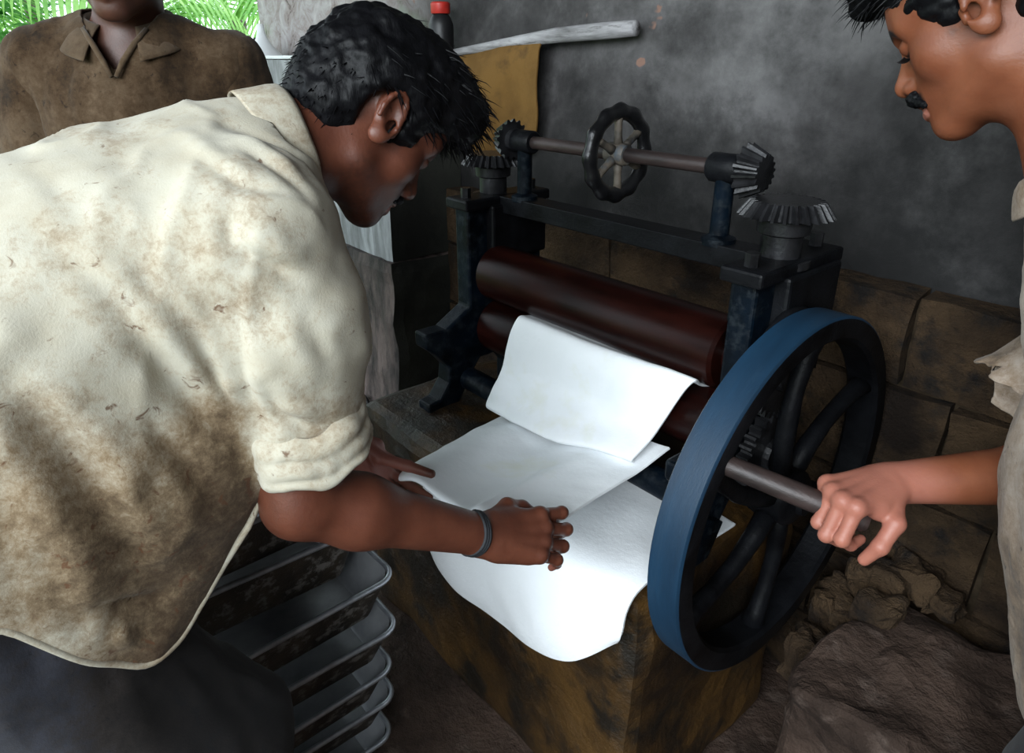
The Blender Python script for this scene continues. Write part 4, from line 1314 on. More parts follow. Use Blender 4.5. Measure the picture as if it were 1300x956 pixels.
    put('moustache', fast_mesh('moustache', V, Q), M['hair'], root, True)
    # wrist thread
    d = unit(wrR - elR); c = wrR - d * 0.016
    a_ = unit(np.cross(d, V3(0.50, -0.35, 0.80))); b_ = np.cross(a_, d)
    ring = [c + a_ * 0.0285 * math.cos(q) + b_ * 0.0285 * math.sin(q) + d * 0.003 * math.sin(q * 2) for q in np.linspace(0, 2 * math.pi, 40, endpoint=False)]
    mb = MB()
    for off in (-0.0035, 0.0, 0.0035): mb.tube([q + d * off for q in ring], 0.0028, 6, True)
    build('wrist_band', mb, M['band'], root, smooth=True)

    # shirt body
    S = Body()
    S.ell((-0.842, 0.190, 1.206), (0.188, 0.180, 0.130), rotx(12), 0.03)
    S.ell((-0.825, 0.02, 1.132), (0.188, 0.21, 0.155), rotx(14), 0.08)
    S.ell((-0.805, -0.16, 1.03), (0.190, 0.17, 0.17), None, 0.08)
    S.ell((-0.795, 0.04, 1.00), (0.168, 0.155, 0.16), None, 0.08)
    S.cone(V3(-0.81, 0.14, 1.12), 0.13, V3(-0.79, 0.12, 0.95), 0.125, 0.08)
    S.ell((-0.725, 0.160, 1.015), (0.080, 0.080, 0.10), None, 0.05)
    S.cone(V3(-0.80, -0.10, 0.98), 0.17, V3(-0.79, 0.03, 0.83), 0.155, 0.06)
    S.cone(V3(-0.83, 0.29, 1.262), 0.070, neckb + unit(C - neckb) * 0.005, 0.064, 0.05)
    for sh in (shR, shL):
        S.cone(V3(-0.83, 0.27, 1.250), 0.080, sh + V3(0, 0, 0.005), 0.078, 0.06)
    cuffs = []
    SL = []
    for sh, cuffC, cuffR, sd_ in ((shR, V3(-0.656, 0.258, 1.012), 0.058, 1), (shL, V3(-1.045, 0.265, 1.00), 0.062, -1)):
        ax = unit(cuffC - sh); Sl = Body()
        m_ = sh + (cuffC - sh) * 0.40 + V3(0.004 * sd_, 0.008, 0)
        Sl.cone(sh + V3(-0.020 * sd_, 0.0, 0.005), 0.078, m_, 0.074, 0.03).cone(m_, 0.074, cuffC + ax * 0.03, cuffR, 0.03)
        SL.append((Sl, cuffC, ax)); cuffs.append((cuffC, ax, cuffR))
    def shirt_sdf(P, lo=None, hi=None):
        d_ = S(P, lo, hi)
        for Sl, _, _ in SL:
            e = Sl(P, lo, hi); k = 0.022
            h_ = np.maximum(k - np.abs(d_ - e), 0) / k
            d_ = np.minimum(d_, e) - h_ * h_ * k * 0.25
        return d_
    V, Q = mesh_sdf(shirt_sdf, (-1.16, -0.36, 0.66), (-0.54, 0.46, 1.42), 0.0058)
    V = relax(V, Q, 2)
    hem = lambda y: np.interp(y, [-0.40, -0.12, -0.044, 0.006, 0.05, 0.088, 0.13, 0.18, 0.26, 0.40], [0.975, 0.970, 0.950, 0.868, 0.826, 0.832, 0.875, 0.935, 1.03, 1.08])
    axk = unit(C - neckb)
    def hemcut(P): return hem(P[:, 1]) + 0.004 * np.sin(P[:, 0] * 40) - P[:, 2]
    def cut(P):
        neck = (P - neckb) @ axk - 0.012
        inn = 0.10 - np.linalg.norm((P - neckb) - np.outer((P - neckb) @ axk, axk), axis=1)
        nk = np.minimum(neck, inn)
        hc = hemcut(P); out = nk
        sl = np.zeros(len(P), bool)
        for Sl, cc, ax in SL:
            e = Sl(P)
            sl |= e < S(P)
            a = np.where((e < S(P)) & ((P - cc) @ ax > -0.05), (P - cc) @ ax, -1.0)
            out = np.maximum(out, a)
        return np.maximum(np.where(sl, -1.0, hc), out)
    V, Q = trim(V, Q, cut)
    V0 = V.copy()
    Nn = vnormals(V, Q)
    n = fbm(np.stack([V[:, 0] * 0.7, V[:, 1] * 1.0, V[:, 2] * 0.65], 1), 12, 3, 7) * 0.0050 + fbm(V, 34, 2, 9) * 0.0013
    rg = 1 - np.abs(fbm(np.stack([V[:, 0] + 0.5 * V[:, 1], V[:, 1] * 0.8 - 0.3 * V[:, 2], V[:, 2] * 0.8 + 0.5 * V[:, 1]], 1), 13, 2, 47))
    V = V + Nn * (n + 0.0045 * (rg ** 3 - 0.4))[:, None]
    for pts, amp, w in FOLDS: V = fold(V, Nn, pts, amp, w)
    y, z = V[:, 1], V[:, 2]
    slv = sstep(0.03, 0.0, SL[0][0](V)) * sstep(-0.26, -0.18, (V - SL[0][1]) @ SL[0][2])
    low = sstep(1.24, 0.93, z + 0.10 * fbm(V, 5, 2, 12)) * (1 - 0.8 * slv)
    front = sstep(-0.10, 0.17, y)
    dirt = np.clip(0.02 + 0.85 * low * (0.32 + 0.68 * front) + 0.17 * fbm(V, 10, 3, 31) + 0.10 * slv * sstep(1.12, 1.03, z), 0, 1)
    sh_o = garment('shirt', V, Q, M['shirt_a'], root, dirt, 0.0035)
    # turned hem running round the shirt tails
    ed = np.sort(np.concatenate([Q[:, [0, 1]], Q[:, [1, 2]], Q[:, [2, 3]], Q[:, [3, 0]]]), axis=1)
    ue, ct = np.unique(ed, axis=0, return_counts=True)
    bv = np.unique(ue[ct == 1]); bv = bv[np.abs(hemcut(V0[bv])) < 0.006]; bp = V[bv]
    bp = bp[np.linalg.norm(bp[:, :2] - V3(-0.80, -0.02, 0)[:2], axis=1) > 0.10]
    an = np.arctan2(bp[:, 1] + 0.02, bp[:, 0] + 0.80)
    bins = np.linspace(-math.pi, math.pi, 181); pts = []
    for k in range(180):
        q = bp[(an >= bins[k]) & (an < bins[k+1])]
        if len(q): pts.append(q.mean(0))
    pts = np.array(pts)
    for _ in range(2): pts = 0.5 * pts + 0.25 * (np.roll(pts, 1, 0) + np.roll(pts, -1, 0))
    gap = np.linalg.norm(np.diff(pts, axis=0), axis=1)
    j0 = int(np.argmax(gap)) if gap.max() > 0.06 else -1
    if j0 >= 0: pts = np.roll(pts, -(j0 + 1), axis=0)
    mb = MB().tube(pts, 0.0040, 8, True)
    o = build('hem', mb, M['shirt_a'], sh_o, smooth=True); attr(o, 'dirt', np.full(len(mb.v), 0.22))
    for cuffC, ax, cuffR in cuffs:
        w = lambda q: 0.003 * math.sin(3 * q + 1) + 0.002 * math.sin(7 * q)
        rows = [(-0.006, 0.001), (0.004, 0.010), (0.014, 0.013), (0.020, 0.0085), (0.026, 0.013), (0.036, 0.014), (0.042, 0.009), (0.047, 0.013), (0.054, 0.010), (0.056, 0.002), (0.046, -0.003)]
        rows = [((lambda q, a=a: a - 0.034 + 0.010 * math.cos(q - 0.6) + w(q)), (lambda q, b=b: b - 0.001 + 0.003 * math.sin(5 * q + b * 300))) for a, b in rows]
        ring_band('rolled_cuff', cuffC + ax * 0.005, ax, V3(1, 0, 0), cuffR + 0.002, cuffR + 0.002, rows, M['shirt_a'], sh_o, 0.16, 0.0, 11, 0.004, 0.003)
    # collar standing round the neck
    axn = unit(C + R @ V3(-0.03, 0, -0.045) - neckb)
    ref = unit(R[:, 0] * 0.9 - R[:, 2] * 0.5)
    rows = [((lambda q: -0.028), 0.014), ((lambda q: -0.010), 0.006), ((lambda q: 0.012 + 0.010 * -math.cos(q)), 0.004), ((lambda q: 0.026 + 0.012 * -math.cos(q)), 0.006), ((lambda q: 0.024 + 0.012 * -math.cos(q)), 0.014),
            ((lambda q: 0.004 + 0.004 * -math.cos(q)), 0.020), ((lambda q: -0.014 - 0.006 * -math.cos(q)), 0.026)]
    ring_band('collar', neckb + axn * 0.022 + V3(0, 0.0, -0.004), axn, ref, 0.061, 0.062, rows, M['shirt_a'], sh_o, 0.22, 0.30, 5, 0.003, 0.003)
    # wrapped lower cloth
    Tz = Body()
    Tz.ell((-0.80, -0.14, 1.00), (0.150, 0.125, 0.14), None, 0.04)
    Tz.cone(V3(-0.740, -0.09, 0.96), 0.106, V3(-0.700, 0.085, 0.60), 0.098, 0.05)
    Tz.cone(V3(-0.700, 0.085, 0.60), 0.098, V3(-0.715, 0.04, 0.22), 0.10, 0.05)
    Tz.cone(V3(-0.870, -0.12, 0.98), 0.115, V3(-0.848, -0.06, 0.60), 0.090, 0.06)
    Tz.cone(V3(-0.848, -0.06, 0.60), 0.090, V3(-0.85, -0.08, 0.22), 0.09, 0.05)
    V, Q = mesh_sdf(Tz, (-1.06, -0.36, 0.10), (-0.54, 0.30, 1.22), 0.008)
    V, Q = trim(V, Q, lambda P: np.maximum(0.24 - P[:, 2] + 0.01 * np.sin(P[:, 0] * 30), P[:, 2] - 1.08))
    Nn = vnormals(V, Q)
    n = fbm(np.stack([V[:, 0] * 1.2, V[:, 1] * 1.2, V[:, 2] * 0.3], 1), 13, 3, 41) * 0.010
    V = V + Nn * n[:, None]
    dirt = np.clip(0.15 + 0.7 * sstep(-0.05, 0.10, V[:, 1]) + 0.1 * fbm(V, 10, 2, 3), 0, 1)
    garment('wrapped_cloth', V, Q, M['lungi'], root, dirt, 0.003)
    return root

#FOLDS0
FOLDS = [
    ([(-0.617, 0.195, 1.246), (-0.611, 0.205, 1.236), (-0.601, 0.232, 1.218), (-0.589, 0.251, 1.204), (-0.582, 0.272, 1.186)], -0.011, 0.009),
    ([(-0.617, 0.202, 1.255), (-0.609, 0.219, 1.247), (-0.605, 0.244, 1.228), (-0.593, 0.264, 1.212)], 0.006, 0.014),
    ([(-0.603, 0.198, 1.104), (-0.606, 0.209, 1.067), (-0.595, 0.235, 1.048), (-0.588, 0.262, 1.037)], -0.013, 0.01),
    ([(-0.603, 0.192, 1.127), (-0.619, 0.198, 1.077), (-0.61, 0.207, 1.05)], 0.007, 0.012),
    ([(-0.593, 0.205, 1.118), (-0.598, 0.222, 1.077), (-0.591, 0.258, 1.058)], 0.007, 0.014),
    ([(-0.61, 0.19, 1.181), (-0.614, 0.183, 1.133)], -0.006, 0.007),
    ([(-0.592, 0.245, 1.209), (-0.576, 0.245, 1.165), (-0.58, 0.259, 1.123)], -0.009, 0.01),
    ([(-0.592, 0.227, 1.2), (-0.577, 0.227, 1.158), (-0.583, 0.244, 1.11)], 0.006, 0.012),
    ([(-0.628, 0.204, 1.276), (-0.62, 0.236, 1.281), (-0.617, 0.269, 1.268), (-0.615, 0.283, 1.245)], 0.003, 0.005),
    ([(-0.626, 0.201, 1.273), (-0.622, 0.196, 1.259), (-0.616, 0.194, 1.242)], -0.009, 0.01),
    ([(-0.634, 0.171, 1.163), (-0.633, 0.178, 1.112), (-0.639, 0.193, 1.052)], 0.008, 0.01),
    ([(-0.611, 0.183, 1.151), (-0.621, 0.188, 1.105), (-0.625, 0.197, 1.056)], -0.007, 0.008),
    ([(-0.763, 0.243, 1.349), (-0.726, 0.277, 1.33), (-0.7, 0.309, 1.297), (-0.681, 0.32, 1.268)], -0.008, 0.01),
    ([(-0.709, 0.207, 1.313), (-0.643, 0.219, 1.295), (-0.626, 0.246, 1.286)], -0.007, 0.01),
    ([(-0.74, 0.211, 1.326), (-0.677, 0.217, 1.304), (-0.645, 0.229, 1.297)], 0.006, 0.01),
    ([(-0.691, 0.246, 1.314), (-0.652, 0.263, 1.299), (-0.627, 0.275, 1.276)], -0.006, 0.008),
    ([(-0.734, 0.24, 1.332), (-0.694, 0.262, 1.315), (-0.651, 0.277, 1.292)], 0.006, 0.01),
    ([(-0.671, 0.152, 1.263), (-0.646, 0.185, 1.279), (-0.634, 0.201, 1.281)], 0.003, 0.005),
    ([(-0.788, 0.084, 1.291), (-0.74, 0.089, 1.278), (-0.697, 0.1, 1.254)], -0.008, 0.012),
    ([(-0.79, 0.071, 1.289), (-0.732, 0.077, 1.271), (-0.694, 0.087, 1.248)], 0.006, 0.014),
    ([(-0.688, 0.092, 1.243), (-0.664, 0.112, 1.219), (-0.644, 0.133, 1.166), (-0.643, 0.156, 1.112), (-0.661, 0.184, 1.041)], 0.012, 0.012),
    ([(-0.684, 0.08, 1.234), (-0.66, 0.1, 1.209), (-0.641, 0.12, 1.155), (-0.64, 0.145, 1.099), (-0.654, 0.173, 1.035)], -0.011, 0.014),
    ([(-0.638, 0.012, 1.155), (-0.627, 0.036, 1.108), (-0.62, 0.048, 1.059), (-0.623, 0.061, 0.989), (-0.637, 0.074, 0.905)], -0.013, 0.018),
    ([(-0.637, 0.036, 1.148), (-0.627, 0.057, 1.092), (-0.62, 0.07, 1.04), (-0.632, 0.086, 0.964)], 0.009, 0.018),
    ([(-0.631, -0.002, 1.127), (-0.623, 0.01, 1.066), (-0.621, 0.023, 0.994), (-0.628, 0.029, 0.923)], 0.008, 0.016),
    ([(-0.625, 0.005, 0.939), (-0.63, 0.044, 0.914), (-0.639, 0.077, 0.896)], -0.01, 0.007),
    ([(-0.678, 0.024, 1.216), (-0.682, 0.06, 1.228), (-0.684, 0.093, 1.239)], 0.005, 0.01),
    ([(-0.631, 0.037, 0.895), (-0.634, 0.041, 0.86)], 0.008, 0.008),
    ([(-0.726, 0.039, 1.257), (-0.717, 0.099, 1.271), (-0.678, 0.14, 1.261)], 0.004, 0.008),
    ([(-0.632, 0.093, 1.108), (-0.633, 0.122, 1.046), (-0.643, 0.144, 0.976)], -0.007, 0.012),
]
#FOLDS1
man_stooping()

# ------------------------------------------------------------------ the man turning the crank
def man_cranking():
    root = person('person', (0.0, 0.98, 0.0), 'man with moustache at the right edge turning the flywheel crank')
    fh = unit(V3(-0.956, -0.294, 0) * math.cos(math.radians(19)) + V3(-0.297, 0.955, 0) * math.sin(math.radians(19))); p = math.radians(31)
    fwd = fh * math.cos(p) + V3(0, 0, -math.sin(p)); up = fh * math.sin(p) + V3(0, 0, math.cos(p))
    R = frame3(fwd, up); s = 1.0
    away = unit(V3(-0.389, 1.252, 0))
    C = V3(-0.284, 0.872, 1.447) + np.cross(V3(0, 0, 1), fh) * -0.082 + fh * 0.010
    neckb = C - fh * 0.150 + V3(0, 0, -0.165)
    shR, elR = V3(0.005, 1.165, 1.175), V3(-0.085, 1.095, 0.890)
    wr = V3(-0.262, 0.893, 0.868)
    shL, elL, wrL = V3(0.06, 0.80, 1.19), V3(0.14, 0.70, 0.93), V3(0.06, 0.66, 0.70)
    B = Body()
    head_sdf(B, C, R, s, neckb, 0.058, nose=1.02)
    mid = (shR + shL) / 2
    B.cone(neckb, 0.06, mid + V3(0, 0, 0.02), 0.085, 0.05)
    B.ell(mid + V3(0.02, 0, -0.14), (0.10, 0.155, 0.20), None, 0.06)
    B.ell(mid + V3(0.05, 0, -0.36), (0.095, 0.145, 0.16), None, 0.06)
    for a, b in ((mid, shR), (mid, shL)): B.cone(a, 0.07, b, 0.055, 0.05)
    B.cone(shR, 0.052, elR, 0.040, 0.03); B.cone(shL, 0.052, elL, 0.04, 0.03)
    for el, w in ((elR, wr), (elL, wrL)):
        d = w - el
        B.cone(el, 0.038, el + d * 0.3, 0.041, 0.02); B.cone(el + d * 0.3, 0.041, w, 0.027, 0.02)
    for sy in (0.90, 1.06):
        B.chain([mid + V3(0.05, sy - 0.98, -0.42), V3(0.06, sy, 0.62), V3(0.09, sy, 0.47)], [0.08, 0.055, 0.042], 0.03)
        B.cone(V3(0.10, sy, 0.455), 0.036, V3(-0.03, sy, 0.445), 0.026, 0.03)
    tips = hand_sdf(B, wr, V3(-0.30, -0.95, 0.02), V3(-0.05, -0.05, 1.0), 1,
                    [(66, 78, 40), (68, 80, 42), (70, 80, 42), (72, 78, 40)], 0.12,
                    thumb=[(0.044, 0.050, -0.020), (0.066, 0.052, -0.048), (0.074, 0.040, -0.074)])
    hand_sdf(B, wrL, V3(-0.2, -0.1, -1), V3(0.3, -1, 0), -1, [(15, 20, 15)] * 4, 0.08)
    parts = [mesh_sdf(B, C - 0.17, C + 0.17, 0.0021),
             mesh_sdf(B, wr + V3(-0.10, -0.16, -0.12), wr + V3(0.24, 0.26, 0.08), 0.0026)]
    Vr, Qr = mesh_sdf(B, (-0.22, 0.56, 0.38), (0.22, 1.30, 1.36), 0.009)
    b0, b1 = wr + V3(-0.09, -0.15, -0.11), wr + V3(0.23, 0.25, 0.07)
    def cutb(P):
        h = -np.max(np.abs(P - C), axis=1) + 0.16
        hh = -np.maximum((b0 - P).max(1), (P - b1).max(1))
        return np.maximum(h, hh)
    parts.append(trim(Vr, Qr, cutb))
    hp = lambda V: 0.55 * sstep(0.16, 0.08, np.linalg.norm(V - (wr + V3(-0.02, -0.07, -0.02)), axis=1))
    skinmesh('body', parts, M['skin_b'], root, [(C, R, s, dict(stubble=0.10), hp)])
    def shape(Bh, T):
        Bh.ell(T(-0.012, 0, 0.048), np.array([0.110, 0.086, 0.088]) * s, R, 0.02)
        Bh.ell(T(0.055, 0, 0.098), np.array([0.070, 0.070, 0.036]) * s, R, 0.03)
        Bh.ell(T(0.110, -0.020, 0.095), np.array([0.040, 0.040, 0.022]) * s, R, 0.02)
        Bh.ell(T(-0.060, 0, 0.005), np.array([0.055, 0.074, 0.070]) * s, R, 0.03)
        for sd_ in (-1, 1):
            Bh.cone(T(0.030, sd_*0.062, 0.050), 0.016*s, T(0.026, sd_*0.066, 0.010), 0.007*s, 0.012)
            Bh.ell(T(-0.014, sd_*0.080, -0.002), np.array([0.026, 0.03, 0.040]) * s, R, 0.012, -1)
        Bh.ell(T(0.108, 0, 0.020), np.array([0.070, 0.065, 0.050]) * s, R, 0.012, -1)
    V, Q, _ = hair_cap(C, R, s, shape, 0.0034, 13, 0.005)
    h = put('hair', fast_mesh('hair', V, Q), M['hair'], root, True)
    L = (V - C) @ R
    mb = strands(V, Q, 500, 0.022, lambda p_, n_: n_ * 0.3 + R[:, 0] * 0.7, 0.0011, 15, (L[:, 2] > 0.05))
    build('hair_tufts', mb, M['hair'], h, fix=False)
    Bm = Body()
    for sd_ in (-1, 1):
        Bm.chain([C + R @ (V3(0.1015, 0, -0.0480) * s), C + R @ (V3(0.0995, sd_*0.013, -0.0505) * s), C + R @ (V3(0.088, sd_*0.028, -0.063) * s)], [0.0100*s, 0.0098*s, 0.0045*s], 0.004)
    V, Q = mesh_sdf(Bm, C + R @ V3(0.10, 0, -0.05) - 0.05, C + R @ V3(0.10, 0, -0.05) + 0.05, 0.0016)
    V = V + vnormals(V, Q) * (fbm(V, 400, 2, 3) * 0.0014)[:, None]
    put('moustache', fast_mesh('moustache', V, Q), M['hair'], root, True)
    # eyelashes
    for sd_ in (-1, 1):
        mb = MB()
        for k in range(12):
            yy = sd_ * (0.019 + 0.024 * k / 11)
            b = C + R @ (V3(0.0875 - 0.25 * max(0, abs(yy) - 0.031), yy, -0.0045) * s)
            mb.tube([b, b + R @ V3(0.005, sd_ * 0.0008, -0.002), b + R @ V3(0.009, sd_ * 0.0012, -0.0015)], [0.0006, 0.0005, 0.0002], 4)
        build('eyelash', mb, M['hair'], root, fix=False)
    # shirt
    S = Body()
    S.ell(mid + V3(-0.085, 0, -0.01), (0.140, 0.20, 0.13), None, 0.05)
    S.ell(mid + V3(-0.045, -0.01, -0.22), (0.145, 0.195, 0.20), None, 0.08)
    S.ell(mid + V3(0.015, -0.01, -0.42), (0.150, 0.195, 0.20), None, 0.08)
    S.cone(neckb, 0.075, mid, 0.10, 0.06)
    for sh in (shR, shL): S.cone(mid + V3(0, 0, 0.02), 0.085, sh, 0.078, 0.05)
    V, Q = mesh_sdf(S, (-0.25, 0.66, 0.50), (0.22, 1.30, 1.38), 0.0065)
    V = relax(V, Q, 2)
    ax = unit(C - neckb)
    def cut(P):
        q = (P - neckb) @ ax - 0.010
        inn = 0.105 - np.linalg.norm((P - neckb) - np.outer((P - neckb) @ ax, ax), axis=1)
        return np.maximum(0.64 + 0.01 * np.sin(P[:, 1] * 25) - P[:, 2], np.minimum(q, inn))
    V, Q = trim(V, Q, cut)
    Nn = vnormals(V, Q)
    n = fbm(np.stack([V[:, 0] * 1.2, V[:, 1] * 1.2, V[:, 2] * 0.45], 1), 11, 3, 51) * 0.009 + fbm(V, 40, 2, 52) * 0.0012
    V = V + Nn * n[:, None]
    dirt = np.clip(0.22 + 0.22 * sstep(1.15, 0.9, V[:, 2]) + 0.15 * fbm(V, 14, 3, 53), 0, 1)
    so = garment('shirt', V, Q, M['shirt_c'], root, dirt, 0.0035)
    axn = unit(C + R @ V3(-0.03, 0, -0.045) - neckb)
    rows = [(-0.030, 0.016), (-0.008, 0.007), (0.014, 0.004), ((lambda q: 0.026 - 0.006 * math.cos(q)), 0.007), ((lambda q: 0.022 - 0.006 * math.cos(q)), 0.015), (0.0, 0.022), (-0.018, 0.028)]
    ring_band('collar', neckb + axn * 0.015, axn, fh, 0.066, 0.068, rows, M['shirt_c'], so, 0.3, 0.35, 8, 0.003, 0.003)
    # far sleeve, its torn hem flapping forward over the forearm; near sleeve
    for sh, en, r1, hemamp in ((shR, V3(-0.190, 1.025, 0.985), 0.055, 0.014), (shL, V3(0.055, 0.71, 0.98), 0.066, 0.004)):
        Sl = Body(); ax = unit(en - sh)
        Sl.cone(sh, 0.078, sh + (en - sh) * 0.5, 0.074, 0.03); Sl.cone(sh + (en - sh) * 0.5, 0.074, en + ax * 0.04, r1, 0.03)
        c0 = (sh + en) / 2
        V, Q = mesh_sdf(Sl, c0 - 0.24, c0 + 0.24, 0.006)
        V = relax(V, Q, 1)
        V, Q = trim(V, Q, lambda P: np.maximum((P - en) @ ax + hemamp * fbm(P, 40, 3, 5), np.maximum(-0.012 - S(P), -0.04 - (P - sh) @ ax)))
        Nn = vnormals(V, Q)
        V = V + Nn * (fbm(V, 18, 3, 57) * 0.008)[:, None]
        garment('sleeve', V, Q, M['shirt_c'], root, np.clip(0.25 + 0.2 * fbm(V, 14, 3, 58), 0, 1), 0.0035)
    # wrapped lower cloth
    Tz = Body()
    Tz.ell(mid + V3(0.05, 0, -0.42), (0.125, 0.175, 0.16), None, 0.05)
    for sy in (0.90, 1.06):
        Tz.cone(mid + V3(0.05, sy - 0.98, -0.40), 0.10, V3(0.03, sy, 0.56), 0.085, 0.06)
    V, Q = mesh_sdf(Tz, (-0.14, 0.74, 0.44), (0.24, 1.24, 1.0), 0.008)
    V, Q = trim(V, Q, lambda P: np.maximum(0.52 - P[:, 2], P[:, 2] - 0.95))
    V = V + vnormals(V, Q) * (fbm(np.stack([V[:, 0], V[:, 1], V[:, 2] * 0.3], 1), 14, 3, 61) * 0.008)[:, None]
    garment('wrapped_cloth', V, Q, M['lungi'], root, np.full(len(V), 0.3), 0.003)
man_cranking()

# ------------------------------------------------------------------ the man standing behind
def man_standing():
    root = person('person', (-1.62, 0.36, 0.0), 'man in a grubby brown open-collared shirt standing behind, head cut off above')
    f_ = V3(0.87, -0.52, 0); f_ = unit(f_); l_ = V3(-f_[1], f_[0], 0)      # forward, left
    R = frame3(V3(f_[0], f_[1], -0.10), V3(0, 0, 1)); s = 1.0
    c0 = V3(-1.612, 0.385, 0)
    def W(x, y, z): return c0 + f_ * x + l_ * y + V3(0, 0, z)
    C = W(0.070, 0.020, 1.580)
    neckb = W(0.0, 0.0, 1.43)
    B = Body()
    head_sdf(B, C, R, s, neckb, 0.060)
    B.ell(W(0.005, 0, 1.26), (0.165, 0.115, 0.19), np.stack([l_, f_, V3(0, 0, 1)], 1), 0.05)
    B.ell(W(0.0, 0, 1.02), (0.145, 0.105, 0.17), np.stack([l_, f_, V3(0, 0, 1)], 1), 0.06)
    for sd_ in (-1, 1):
        sh, el, wr = W(0, sd_*0.166, 1.385), W(-0.01, sd_*0.245, 1.10), W(0.09, sd_*0.235, 0.87)
        B.cone(neckb + V3(0, 0, -0.03), 0.05, sh + V3(0, 0, -0.012), 0.045, 0.05); B.cone(sh, 0.050, el, 0.04, 0.03); B.cone(el, 0.04, wr, 0.027, 0.02)
        hand_sdf(B, wr, f_ * 0.5 + V3(0, 0, -1), l_ * sd_, -sd_, [(18, 22, 14)] * 4, 0.06)
        B.chain([W(0, sd_*0.085, 0.92), W(0.02, sd_*0.09, 0.50), W(-0.01, sd_*0.095, 0.09)], [0.085, 0.058, 0.04], 0.03)
        B.cone(W(-0.03, sd_*0.095, 0.045), 0.040, W(0.15, sd_*0.11, 0.028), 0.027, 0.03)
    parts = [mesh_sdf(B, C + V3(-0.17, -0.17, -0.20), C + V3(0.17, 0.17, 0.17), 0.0026)]
    Vr, Qr = mesh_sdf(B, c0 + V3(-0.42, -0.42, -0.02), c0 + V3(0.42, 0.42, 1.46), 0.008)
    parts.append(trim(Vr, Qr, lambda P: -np.maximum.reduce([np.abs(P[:, 0] - C[0]) - 0.155, np.abs(P[:, 1] - C[1]) - 0.155, C[2] - 0.19 - P[:, 2]])))
    skinmesh('body', parts, M['skin_c'], root, [(C, R, s, dict(stubble=0.3), None)])
    def shape(Bh, T):
        Bh.ell(T(-0.012, 0, 0.048), np.array([0.110, 0.086, 0.088]) * s, R, 0.02)
        Bh.ell(T(-0.055, 0, 0.005), np.array([0.055, 0.074, 0.070]) * s, R, 0.03)
        for sd_ in (-1, 1): Bh.ell(T(-0.014, sd_*0.080, -0.002), np.array([0.026, 0.03, 0.040]) * s, R, 0.012, -1)
        Bh.ell(T(0.105, 0, 0.012), np.array([0.075, 0.065, 0.055]) * s, R, 0.012, -1)
    V, Q, _ = hair_cap(C, R, s, shape, 0.004, 23, 0.005)
    put('hair', fast_mesh('hair', V, Q), M['hair'], root, True)
    # shirt
    RR = np.stack([l_, f_, V3(0, 0, 1)], 1)
    S = Body()
    S.ell(W(0.005, 0, 1.27), (0.185, 0.138, 0.20), RR, 0.05)
    S.ell(W(0.005, 0, 1.05), (0.190, 0.140, 0.22), RR, 0.08)
    S.cone(W(0.0, 0, 1.385), 0.090, W(0, 0, 1.33), 0.12, 0.05)
    for sd_ in (-1, 1): S.cone(W(-0.005, sd_*0.05, 1.395), 0.075, W(-0.005, sd_*0.166, 1.378), 0.072, 0.05)
    V, Q = mesh_sdf(S, c0 + V3(-0.32, -0.32, 0.76), c0 + V3(0.32, 0.32, 1.52), 0.0065)
    V = relax(V, Q, 2)
    def cut(P):
        q = P - c0; x = q @ f_; y = q @ l_; z = P[:, 2]
        wedge = np.maximum(np.abs(y) - np.clip((z - 1.372) * 0.70, 0, 0.070), 0.02 - x)      # open V at the front
        nk = np.maximum(np.hypot(x - 0.010, y) - 0.076, 1.40 - z)
        return np.maximum(0.80 - z, -np.minimum(wedge, nk))
    V, Q = trim(V, Q, cut)
    Nn = vnormals(V, Q)
    n = fbm(np.stack([V[:, 0] * 1.3, V[:, 1] * 1.3, V[:, 2] * 0.40], 1), 12, 3, 71) * 0.010 + fbm(V, 40, 2, 72) * 0.001
    V = V + Nn * n[:, None]
    V = fold(V, Nn, [W(0.15, 0.008, 1.33), W(0.152, 0.006, 1.2), W(0.15, 0.004, 1.05)], 0.006, 0.008)
    dirt = np.clip(0.28 + 0.25 * fbm(V, 9, 4, 73) + 0.15 * sstep(-0.05, 0.2, (V - c0) @ l_), 0, 1)
    so = garment('shirt', V, Q, M['shirt_b'], root, dirt, 0.0035)
    # collar leaves
    for sd_ in (-1, 1):
        rows = []
        for t in np.linspace(0, 1, 7):
            # from the nape round to the front tip
            a = math.pi - t * (math.pi - 0.45)
            ox, oy = math.cos(a) * 0.075, math.sin(a) * 0.078 * sd_
            zt = 1.490 - 0.040 * t ** 1.5; zb = 1.452 - 0.052 * t ** 1.3
            if t > 0.85: oy *= 0.9
            inner = W(ox * 0.86 + 0.006, oy * 0.88, zt - 0.01); top = W(ox, oy, zt + 0.004)
            out = W(ox * 1.22 + 0.006 + 0.045 * t, oy * 1.38 + sd_ * 0.006, zb - 0.008 * t)
            rows.append([inner, top, (top + out) / 2 + V3(0, 0, 0.006), out])
        rows = np.array(rows)
        A = catmull(np.swapaxes(catmull(rows, np.linspace(0, 1, 26)), 0, 1), np.linspace(0, 1, 12))
        I = np.arange(12 * 26).reshape(12, 26)
        Q2 = np.stack([I[:-1, :-1], I[1:, :-1], I[1:, 1:], I[:-1, 1:]], -1).reshape(-1, 4)
        o = garment('collar', A.reshape(-1, 3), Q2, M['shirt_b'], so, np.full(12 * 26, 0.12), 0.003)
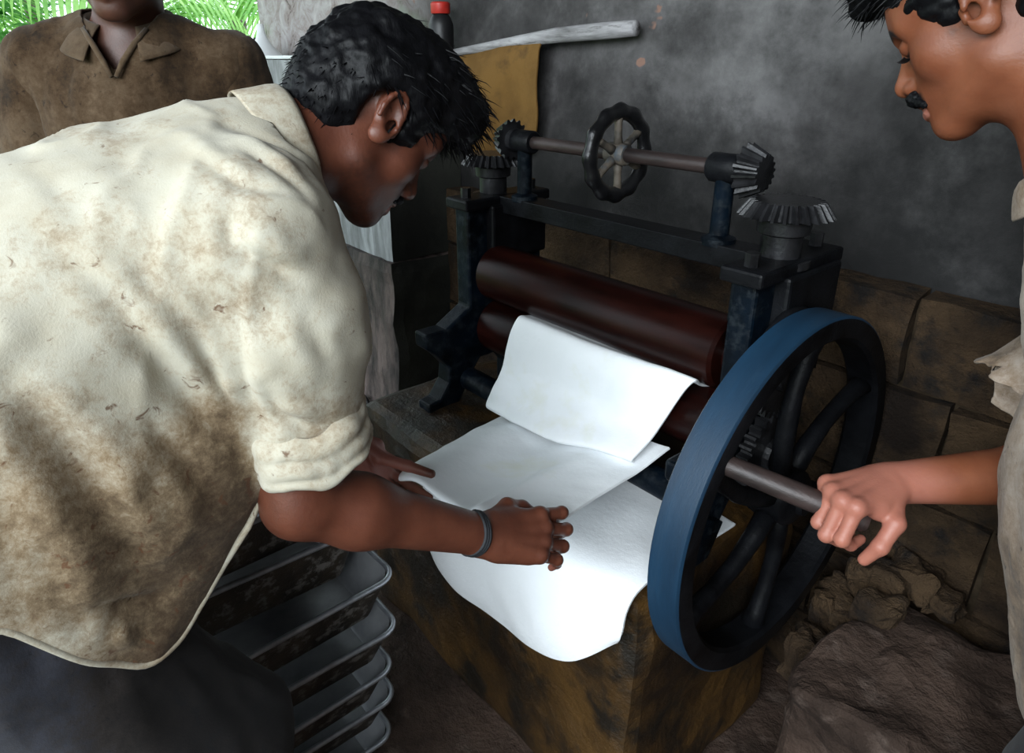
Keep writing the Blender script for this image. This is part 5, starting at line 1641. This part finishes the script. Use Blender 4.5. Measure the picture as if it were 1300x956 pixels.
        # folded-back placket edge down to the top button
        e0 = [W(0.085, sd_*0.055, 1.448), W(0.108, sd_*0.036, 1.422), W(0.128, sd_*0.017, 1.392), W(0.140, sd_*0.004, 1.366)]
        mb = MB().tube(e0, [0.004, 0.0055, 0.0055, 0.004], 8)
        o2 = build('placket_edge', mb, M['shirt_b'], so, smooth=True); attr(o2, 'dirt', np.full(len(mb.v), 0.12))
    for sd_ in (-1, 1):
        sh, en = W(-0.005, sd_*0.170, 1.380), W(-0.005, sd_*0.244, 1.12)
        Sl = Body(); ax = unit(en - sh)
        Sl.cone(sh, 0.072, sh + (en - sh) * 0.5, 0.070, 0.03); Sl.cone(sh + (en - sh) * 0.5, 0.070, en + ax * 0.04, 0.066, 0.03)
        cc = (sh + en) / 2
        V, Q = mesh_sdf(Sl, cc - 0.24, cc + 0.24, 0.0065)
        V = relax(V, Q, 2)
        V, Q = trim(V, Q, lambda P: np.maximum.reduce([(P - en) @ ax, -0.012 - S(P), -0.04 - (P - sh) @ ax]))
        Nn = vnormals(V, Q)
        V = V + Nn * (fbm(np.stack([V[:, 0] * 1.2, V[:, 1] * 1.2, V[:, 2] * 0.5], 1), 15, 3, 77) * 0.008)[:, None]
        garment('sleeve', V, Q, M['shirt_b'], root, np.clip(0.35 + 0.25 * fbm(V, 9, 4, 78), 0, 1), 0.0035)
    Tz = Body()
    Tz.ell(W(0, 0, 0.93), (0.165, 0.125, 0.17), RR, 0.05)
    for sd_ in (-1, 1): Tz.chain([W(0, sd_*0.085, 0.90), W(0.015, sd_*0.09, 0.50), W(-0.005, sd_*0.095, 0.16)], [0.105, 0.085, 0.075], 0.05)
    V, Q = mesh_sdf(Tz, c0 + V3(-0.30, -0.30, 0.06), c0 + V3(0.30, 0.30, 1.12), 0.010)
    V, Q = trim(V, Q, lambda P: np.maximum(0.14 - P[:, 2], P[:, 2] - 1.02))
    V = V + vnormals(V, Q) * (fbm(np.stack([V[:, 0], V[:, 1], V[:, 2] * 0.3], 1), 14, 3, 81) * 0.008)[:, None]
    garment('trousers', V, Q, M['trouser'], root, np.full(len(V), 0.4), 0.003)
man_standing()
